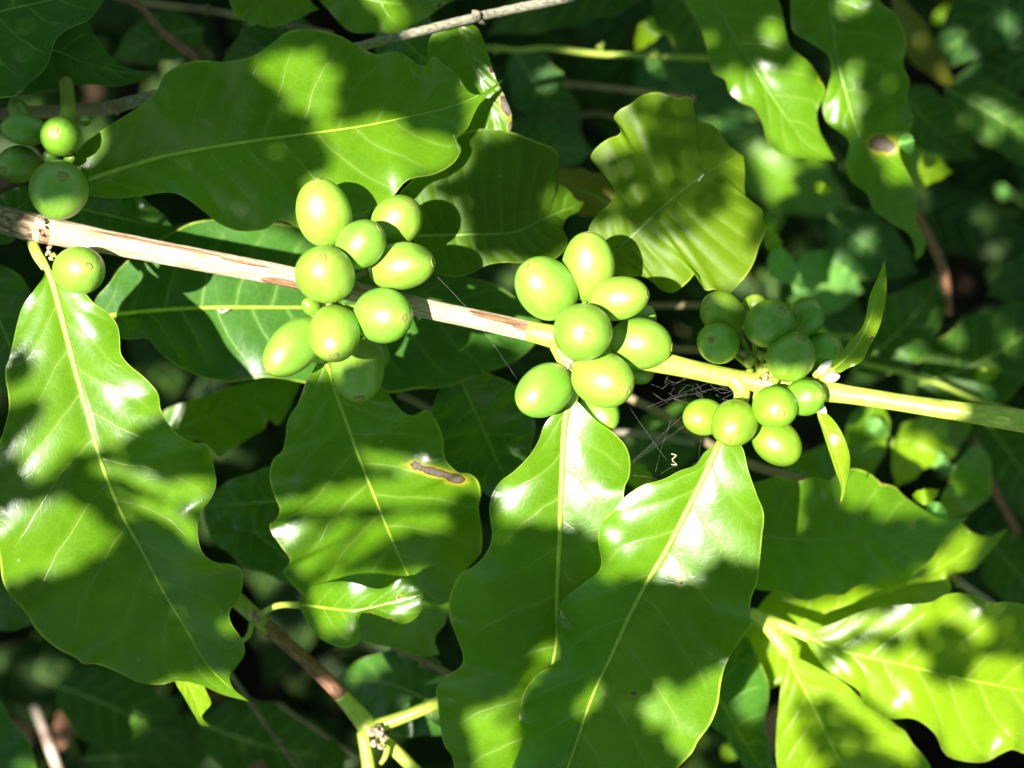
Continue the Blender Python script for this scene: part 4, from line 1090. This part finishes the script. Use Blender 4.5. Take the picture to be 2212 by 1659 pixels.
# ------------------------------------------------------------------ unseen leaflet screen added overhead, its holes shaped to cast the sun patches
LIT = [   # (depth of the surface that is lit there, outline in picture units)
 (0, [(70, 466), (250, 470), (380, 500), (600, 545), (635, 430), (640, 378), (690, 352), (760, 375), (850, 402), (915, 428), (950, 555), (1090, 565), (1150, 525), (1210, 480), (1300, 470), (1330, 520), (1450, 500), (1530, 440), (1535, 300), (1565, 300), (1570, 470), (1580, 560), (1500, 640), (1440, 665), (1475, 745), (1560, 792), (1640, 800), (1800, 790), (1880, 785), (1890, 825), (2085, 868), (2055, 925), (1860, 905), (1845, 1000), (1835, 1095), (1800, 1095), (1760, 960), (1735, 1010), (1670, 1010), (1660, 1190), (1641, 1210), (1592, 1196), (1549, 1207), (1521, 1228), (1479, 1240), (1430, 1250), (1300, 1238), (1295, 1180), (1260, 1150), (1215, 1138), (1120, 1140), (1070, 1146), (1050, 1060), (1100, 960), (1085, 890), (1000, 780), (850, 745), (790, 775), (720, 808), (640, 815), (560, 825), (380, 900), (347, 902), (315, 925), (285, 966), (200, 975), (75, 990), (-20, 970), (-30, 640), (60, 600)]),
 (-.05, [(380, 460), (560, 470), (640, 520), (650, 640), (640, 830), (480, 840), (330, 700), (190, 720), (190, 600), (300, 520)]),
 (-.002, [(222, 996), (275, 993), (333, 1014), (398, 1034), (485, 1040), (462, 1088), (440, 1100), (400, 1083), (340, 1050), (290, 1034), (231, 1018)]),
 (-.002, [(246, 1056), (300, 1064), (347, 1078), (398, 1100), (445, 1130), (450, 1175), (425, 1170), (362, 1124), (289, 1095)]),
 (-.002, [(105, 1073), (199, 1073), (231, 1100), (253, 1147), (246, 1194), (203, 1212), (137, 1234), (72, 1245), (0, 1268), (-20, 1220), (14, 1137), (58, 1106)]),
 (-.022, [(360, 1470), (398, 1456), (466, 1463), (496, 1480), (512, 1500), (550, 1525), (450, 1575), (400, 1530)]),
 (-.022, [(600, 1090), (640, 1074), (689, 1064), (752, 1050), (798, 1034), (893, 1036), (985, 1062), (932, 1098), (900, 1104), (800, 1102), (700, 1102), (600, 1108)]),
 (-.020, [(775, 968), (870, 985), (1000, 1028), (1042, 1045), (1036, 1078), (970, 1052), (890, 1026), (800, 1020)]),
 (-.024, [(582, 1132), (681, 1126), (787, 1123), (893, 1118), (935, 1116), (962, 1146), (966, 1156), (910, 1147), (858, 1154), (822, 1166), (787, 1184), (752, 1209), (716, 1230), (681, 1235), (640, 1254), (615, 1230), (605, 1190)]),
 (-.018, [(1005, 1545), (1051, 1518), (1104, 1513), (1135, 1470), (1175, 1425), (1195, 1442), (1140, 1492), (1122, 1560), (1105, 1690), (1030, 1690)]),
 (-.016, [(1155, 1408), (1180, 1388), (1210, 1392), (1212, 1425), (1170, 1428)]),
 (-.006, [(1385, 1505), (1440, 1480), (1470, 1494), (1512, 1452), (1556, 1478), (1548, 1570), (1500, 1625), (1450, 1622), (1438, 1560), (1400, 1572)]),
 (-.006, [(1232, 1538), (1290, 1482), (1300, 1500), (1250, 1552)]),
 (-.062, [(1650, 1030), (1745, 1030), (1740, 1070), (1690, 1095), (1650, 1090)]),
 (-.062, [(1800, 1020), (1850, 1000), (1930, 1045), (1960, 1080), (1900, 1085), (1860, 1100), (1815, 1080)]),
 (-.09, [(1640, 1315), (1720, 1302), (1790, 1294), (1850, 1277), (1900, 1288), (1965, 1282), (2015, 1245), (2062, 1240), (2045, 1300), (1900, 1315), (1780, 1360), (1720, 1420), (1620, 1390)]),
 (-.09, [(2048, 1190), (2085, 1148), (2112, 1180), (2085, 1238), (2035, 1245)]),
 (-.10, [(1600, 1350), (1700, 1350), (1760, 1450), (1690, 1500), (1640, 1460)]),
 (-.066, [(1705, 1410), (1760, 1430), (1880, 1520), (1960, 1580), (1990, 1660), (1930, 1640), (1870, 1560), (1780, 1490), (1700, 1490)]),
 (-.075, [(1670, 1490), (1715, 1510), (1770, 1620), (1800, 1720), (1690, 1720), (1665, 1600)]),
 (-.058, [(1850, 1412), (1960, 1396), (2015, 1422), (2000, 1458), (2080, 1478), (2120, 1420), (2200, 1430), (2260, 1500), (2250, 1640), (2060, 1650), (2000, 1565), (1910, 1540), (1850, 1480), (1790, 1450)]),
 (-.088, [(1580, 1420), (1640, 1420), (1665, 1490), (1650, 1560), (1600, 1540)]),
 (-.082, [(1535, 160), (1640, 156), (1740, 150), (1790, 200), (1785, 260), (1815, 350), (1690, 345), (1640, 290), (1590, 225)]),
 (-.077, [(1810, 182), (1850, 188), (1858, 240), (1845, 290), (1815, 250)]),
 (-.077, [(1772, 215), (1790, 165), (1812, 160), (1812, 250), (1830, 310), (1795, 285)]),
 (-.009, [(565, 145), (600, 118), (690, 106), (708, 146), (750, 146), (727, 168), (713, 190), (736, 218), (713, 253), (680, 264), (640, 232), (595, 182)]),
 (-.014, [(690, 276), (840, 250), (886, 278), (963, 294), (985, 315), (988, 340), (942, 368), (893, 384), (843, 400), (798, 386), (734, 352), (717, 308)]),
 (-.03, [(930, 570), (1110, 556), (1110, 600), (990, 610)]),
 (-.05, [(790, -20), (870, -20), (860, 12), (810, 10)]),
 (-.033, [(950, 10), (1250, -50), (1250, 10), (1000, 62), (880, 92), (880, 60)]),
 (-.36, [(1640, 360), (1620, 310), (1700, 320), (1750, 430), (1680, 450)]),
 (-.15, [(1940, 340), (2040, 355), (2050, 410), (1960, 420)]),
 (-.20, [(1755, 555), (1840, 555), (1868, 632), (1800, 645), (1750, 612)]),
 (-.15, [(1940, 950), (2000, 930), (2060, 1000), (2020, 1050), (1945, 1050)]),
 (-.17, [(2095, 215), (2160, 230), (2240, 290), (2230, 310), (2150, 265)]),
 (-.034, [(1020, 185), (1075, 165), (1112, 250), (1108, 300), (1040, 300)]),
 (-.10, [(725, 1480), (760, 1410), (860, 1395), (880, 1420), (800, 1460)]),
 (-.30, [(20, 1530), (80, 1500), (170, 1500), (150, 1620), (130, 1680), (60, 1600)]),
 (-.10, [(1985, 1180), (2040, 1200), (2170, 1310), (2150, 1330), (2030, 1250)]),
 (-.02, [(640, 1300), (660, 1262), (740, 1248), (800, 1258), (880, 1245), (920, 1290), (900, 1335), (840, 1330), (775, 1318), (760, 1360), (690, 1370), (650, 1330)]),
 (-.04, [(560, 1310), (640, 1290), (640, 1320), (570, 1345)]),
 (-.048, [(770, 1590), (830, 1550), (950, 1505), (960, 1540), (860, 1570), (900, 1660), (780, 1680)]),
 (-.036, [(380, 1455), (440, 1465), (470, 1520), (440, 1580), (400, 1540)]),
]
SHADE = [(.004, [(62, 735), (86, 765), (70, 815), (30, 842), (18, 800), (40, 760)]), (.004, [(90, 858), (118, 880), (98, 908), (48, 975), (6, 990), (12, 930), (35, 870)])]
SPOTS = [(-.16, 1392, 78, 26), (-.15, 1420, 140, 18), (-.2, 1873, 525, 28), (-.12, 1695, 575, 34), (-.066, 1962, 312, 24), (-.36, 2035, 25, 34), (-.36, 2110, 192, 30), (-.36, 2172, 412, 30), (-.125, 1680, 530, 24), (-.38, 1645, 505, 40), (-.12, 1780, 405, 18),
         (-.16, 2135, 808, 26), (-.14, 1895, 920, 26), (-.16, 2035, 1000, 20), (-.084, 2005, 1070, 24), (-.086, 2030, 1100, 20), (-.15, 1078, 110, 20), (-.15, 1295, 103, 16),
         (-.2, 355, 1525, 30), (-.09, 460, 945, 30), (-.15, 1085, 130, 24), (-.01, 148, 345, 12), (.006, 131, 294, 42),
         (-.17, 1580, 1620, 22), (-.10, 2130, 940, 18), (-.045, 800, -8, 16), (-.03, 1010, 590, 40), (-.08, 610, 1240, 12), (-.06, 345, 440, 16), (-.06, 340, 500, 14), (-.06, 1010, 1290, 14)]
Hc = .555
rs_ = random.Random(21)
for _ in range(90):
    q = (-rs_.uniform(.14, .30), rs_.uniform(1480, 2200), rs_.uniform(10, 760), rs_.uniform(12, 30))
    k_ = at(q[1], q[2], q[0])
    fx_, fy_ = ((k_.x - q[0] * SLX) / WW + .5) * FX, (.5 - (k_.y - q[0] * SLY) / HH) * FY
    if fx_ < 1240 or 1240 < fx_ < 1900 and 180 < fy_ < 640 or 1440 < fx_ < 1900 and fy_ > 600: continue
    SPOTS.append(q)
def plane0(x, y, z):
    p = at(x, y, z)
    return (p.x - z * SLX, p.y - z * SLY)
SHP = [np.array([plane0(x, y, z) for x, y in pts]) for z, pts in SHADE]
POLY = [np.array([plane0(x, y, z) for x, y in pts]) for z, pts in LIT]
THIN = [np.array([plane0(x, y, z) for x, y in pts]) for z, pts in [
    (-.03, [(1280, 480), (1290, 330), (1350, 200), (1500, 200), (1600, 330), (1650, 470), (1620, 620), (1500, 640), (1400, 600)]),
    (-.058, [(1660, 1340), (1800, 1330), (2000, 1300), (2230, 1310), (2240, 1460), (2000, 1440), (1850, 1500), (1980, 1660), (1680, 1680), (1680, 1450)]),
]]
CIR = [(*plane0(x, y, z), r * PX) for z, x, y, r in SPOTS]
def inside(X, Y, polys):
    r = np.zeros(X.shape, bool)
    for P in polys:
        ins = np.zeros(X.shape, bool)
        n = len(P)
        for i in range(n):
            x1, y1 = P[i]; x2, y2 = P[(i + 1) % n]
            if y1 == y2: continue
            c = ((y1 > Y) != (y2 > Y)) & (X < (x2 - x1) * (Y - y1) / (y2 - y1) + x1)
            ins ^= c
        r |= ins
    return r

def lit(X, Y):
    r = inside(X, Y, POLY)
    for (cx, cy, cr) in CIR:
        r |= (X - cx) ** 2 + (Y - cy) ** 2 < cr * cr
    return r & ~inside(X, Y, SHP)

def leaflet_layer(step, x0, x1, y0, y1, L, W, hole, keep_out=None, seed=3):
    rs = np.random.RandomState(seed)
    gx, gy = np.meshgrid(np.arange(x0, x1, step), np.arange(y0, y1, step))
    gx = gx.ravel() + rs.uniform(-.5, .5, gx.size) * step
    gy = gy.ravel() + rs.uniform(-.5, .5, gy.size) * step
    th_ = rs.uniform(0, 6.283, gx.size)
    ll = L * rs.uniform(.8, 1.2, gx.size); ww = W * rs.uniform(.8, 1.2, gx.size)
    bad = np.zeros(gx.size, bool)
    for u, v in ((0, 0), (.22, 0), (-.22, 0)):
        bad |= lit(gx + np.cos(th_) * ll * u - np.sin(th_) * ww * v, gy + np.sin(th_) * ll * u + np.cos(th_) * ww * v)
    if keep_out:
        bad |= (gx > keep_out[0]) & (gx < keep_out[1]) & (gy > keep_out[2]) & (gy < keep_out[3])
    bad |= (rs.uniform(0, 1, gx.size) < hole) | (inside(gx, gy, THIN) & (rs.uniform(0, 1, gx.size) < .53))
    k = ~bad
    gx, gy, th_, ll, ww = gx[k], gy[k], th_[k], ll[k], ww[k]
    hz = Hc + rs.uniform(-.012, .022, gx.size)
    px_, py_ = gx + hz * SLX, gy + hz * SLY
    tilt = rs.uniform(-.35, .35, (gx.size, 2))
    V, F = [], []
    prof = ((-.5, 0, .0), (-.2, .42, .12), (.15, .40, .12), (.5, 0, -.05), (.15, -.40, .12), (-.2, -.42, .12))
    ct, st_ = np.cos(th_), np.sin(th_)
    arr = np.zeros((gx.size, 6, 3))
    for i, (u, v, w) in enumerate(prof):
        du, dv = u * ll, v * ww
        arr[:, i, 0] = px_ + ct * du - st_ * dv
        arr[:, i, 1] = py_ + st_ * du + ct * dv
        arr[:, i, 2] = hz + w * ww + tilt[:, 0] * du + tilt[:, 1] * dv
    V = arr.reshape(-1, 3)
    n = gx.size
    b = np.arange(n) * 6
    F = np.concatenate([np.stack([b, b + 1, b + 5, b], 1)[:, :3], np.stack([b + 3, b + 4, b + 2], 1)])
    Q = np.stack([b + 1, b + 2, b + 4, b + 5], 1)
    return V, [tuple(f) for f in F.tolist()] + [tuple(q) for q in Q.tolist()]

mt, nt = mat_new('shade_leaflet')  # leaflets of the added overhead shade layer
g = G(nt)
p_ = g.pri((.04, .11, .012), .45, .3)
t_ = g.n('ShaderNodeBsdfTranslucent')
t_.inputs['Color'].default_value = (.12, .34, .02, 1)
mx_ = g.n('ShaderNodeMixShader'); mx_.inputs[0].default_value = .4
g.l(p_, mx_.inputs[1]); g.l(t_.outputs[0], mx_.inputs[2]); g.out(mx_.outputs[0])

leaf_screen = empty('shade_screen', (-1.25, .55, -.85))  # out-of-view blocker, added to shape the sunlight
tag(leaf_screen, 'unseen leaflet screen added overhead, its holes shaped to dapple the branch with sun', 'leaf_screen')
core = (-.26, .30, -.22, .22)
v1, f1 = leaflet_layer(.0031, core[0], core[1], core[2], core[3], .0066, .0040, .0, seed=3)
v1b, f1b = leaflet_layer(.0033, core[0], core[1], core[2], core[3], .0070, .0042, .0, seed=8)
v1c, f1c = leaflet_layer(.0034, core[0], core[1], core[2], core[3], .0074, .0045, .0, seed=15)
n1_, n2_ = len(v1), len(v1) + len(v1b)
v1, f1 = np.concatenate([v1, v1b, v1c]), f1 + [tuple(i + n1_ for i in f) for f in f1b] + [tuple(i + n2_ for i in f) for f in f1c]
v2, f2 = leaflet_layer(.020, -.85, .95, -.75, .75, .046, .026, .05, keep_out=core, seed=4)
vv = np.concatenate([v1, v2]) - np.array(leaf_screen.location)
ff = f1 + [tuple(i + len(v1) for i in f) for f in f2]
link('shade_leaflets', [tuple(v) for v in vv], ff, mt, leaf_screen, False)
for px in ([(570, 1120), (700, 1112), (830, 1111), (945, 1106)], [(225, 1036), (290, 1046), (345, 1065), (420, 1115), (450, 1120)], [(600, 1215), (680, 1150), (720, 1125)], [(650, 1250), (730, 1180), (760, 1130)], [(1080, 1560), (1110, 1530), (1150, 1500)]):  # thin rods added out of view to cast dark stripes
    pp = []
    for (x, y) in px:
        q = plane0(x, y, -.018)
        pp.append((q[0] + Hc * SLX, q[1] + Hc * SLY, Hc))
    S = spline(pp, 14)
    v, f, uv = tube_data([Vector(s) - leaf_screen.location for s in S], [.0013] * 14, 7)
    link('stripe_rod', v, f, M['twig_dim'], leaf_screen, True, uv)
P = spline([(0, 0, 0), (.03, -.02, .5), (.10, -.05, 1.1), (.40, -.15, 1.5), (.9, -.35, 1.62), (1.5, -.5, 1.6)], 40)
v, f, uv = tube_data([Vector(p) for p in P], list(np.interp(np.linspace(0, 1, 40), [0, .4, 1], [.06, .04, .006])), 12, 1, .06)
link('added_trunk', v, f, M['twig_dim'], leaf_screen, True, uv)  # unseen support added for the shade leaflets

# ------------------------------------------------------------------ light, sky, camera
w = bpy.data.worlds.new('World')
sc.world = w
w.use_nodes = True
nt = w.node_tree
bg = nt.nodes['Background']
sky = nt.nodes.new('ShaderNodeTexSky')
sky.sky_type = 'NISHITA'
sky.sun_disc = False
sky.sun_elevation = math.asin(SUN.z)
sky.sun_rotation = math.atan2(SUN.x, SUN.y)
nt.links.new(sky.outputs[0], bg.inputs[0])
bg.inputs[1].default_value = SKY_STRENGTH

sl = bpy.data.lights.new('sun', 'SUN')
sl.energy = SUN_STRENGTH
sl.angle = math.radians(.53)
sl.color = (1.0, .955, .87)
so = bpy.data.objects.new('sun', sl)
so.rotation_mode = 'QUATERNION'
so.rotation_quaternion = SUN.to_track_quat('Z', 'Y')
so.location = SUN * 3
COL.objects.link(so)

cd = bpy.data.cameras.new('camera')
cd.sensor_width = 36
cd.lens = 36 * D / WW
cd.clip_start = .01
cd.clip_end = 300
cd.dof.use_dof = True
cd.dof.focus_distance = D - .004
cd.dof.aperture_fstop = FSTOP
cam = bpy.data.objects.new('camera', cd)
cam.location = (0, 0, D)
COL.objects.link(cam)
sc.camera = cam

sc.view_settings.view_transform = 'Standard'
sc.view_settings.look = 'None'
sc.view_settings.gamma = 1
sc.view_settings.exposure = EXPOSURE
sc.cycles.use_denoising = True
sc.cycles.max_bounces = 10
sc.cycles.transmission_bounces = 6
sc.cycles.sample_clamp_indirect = 4
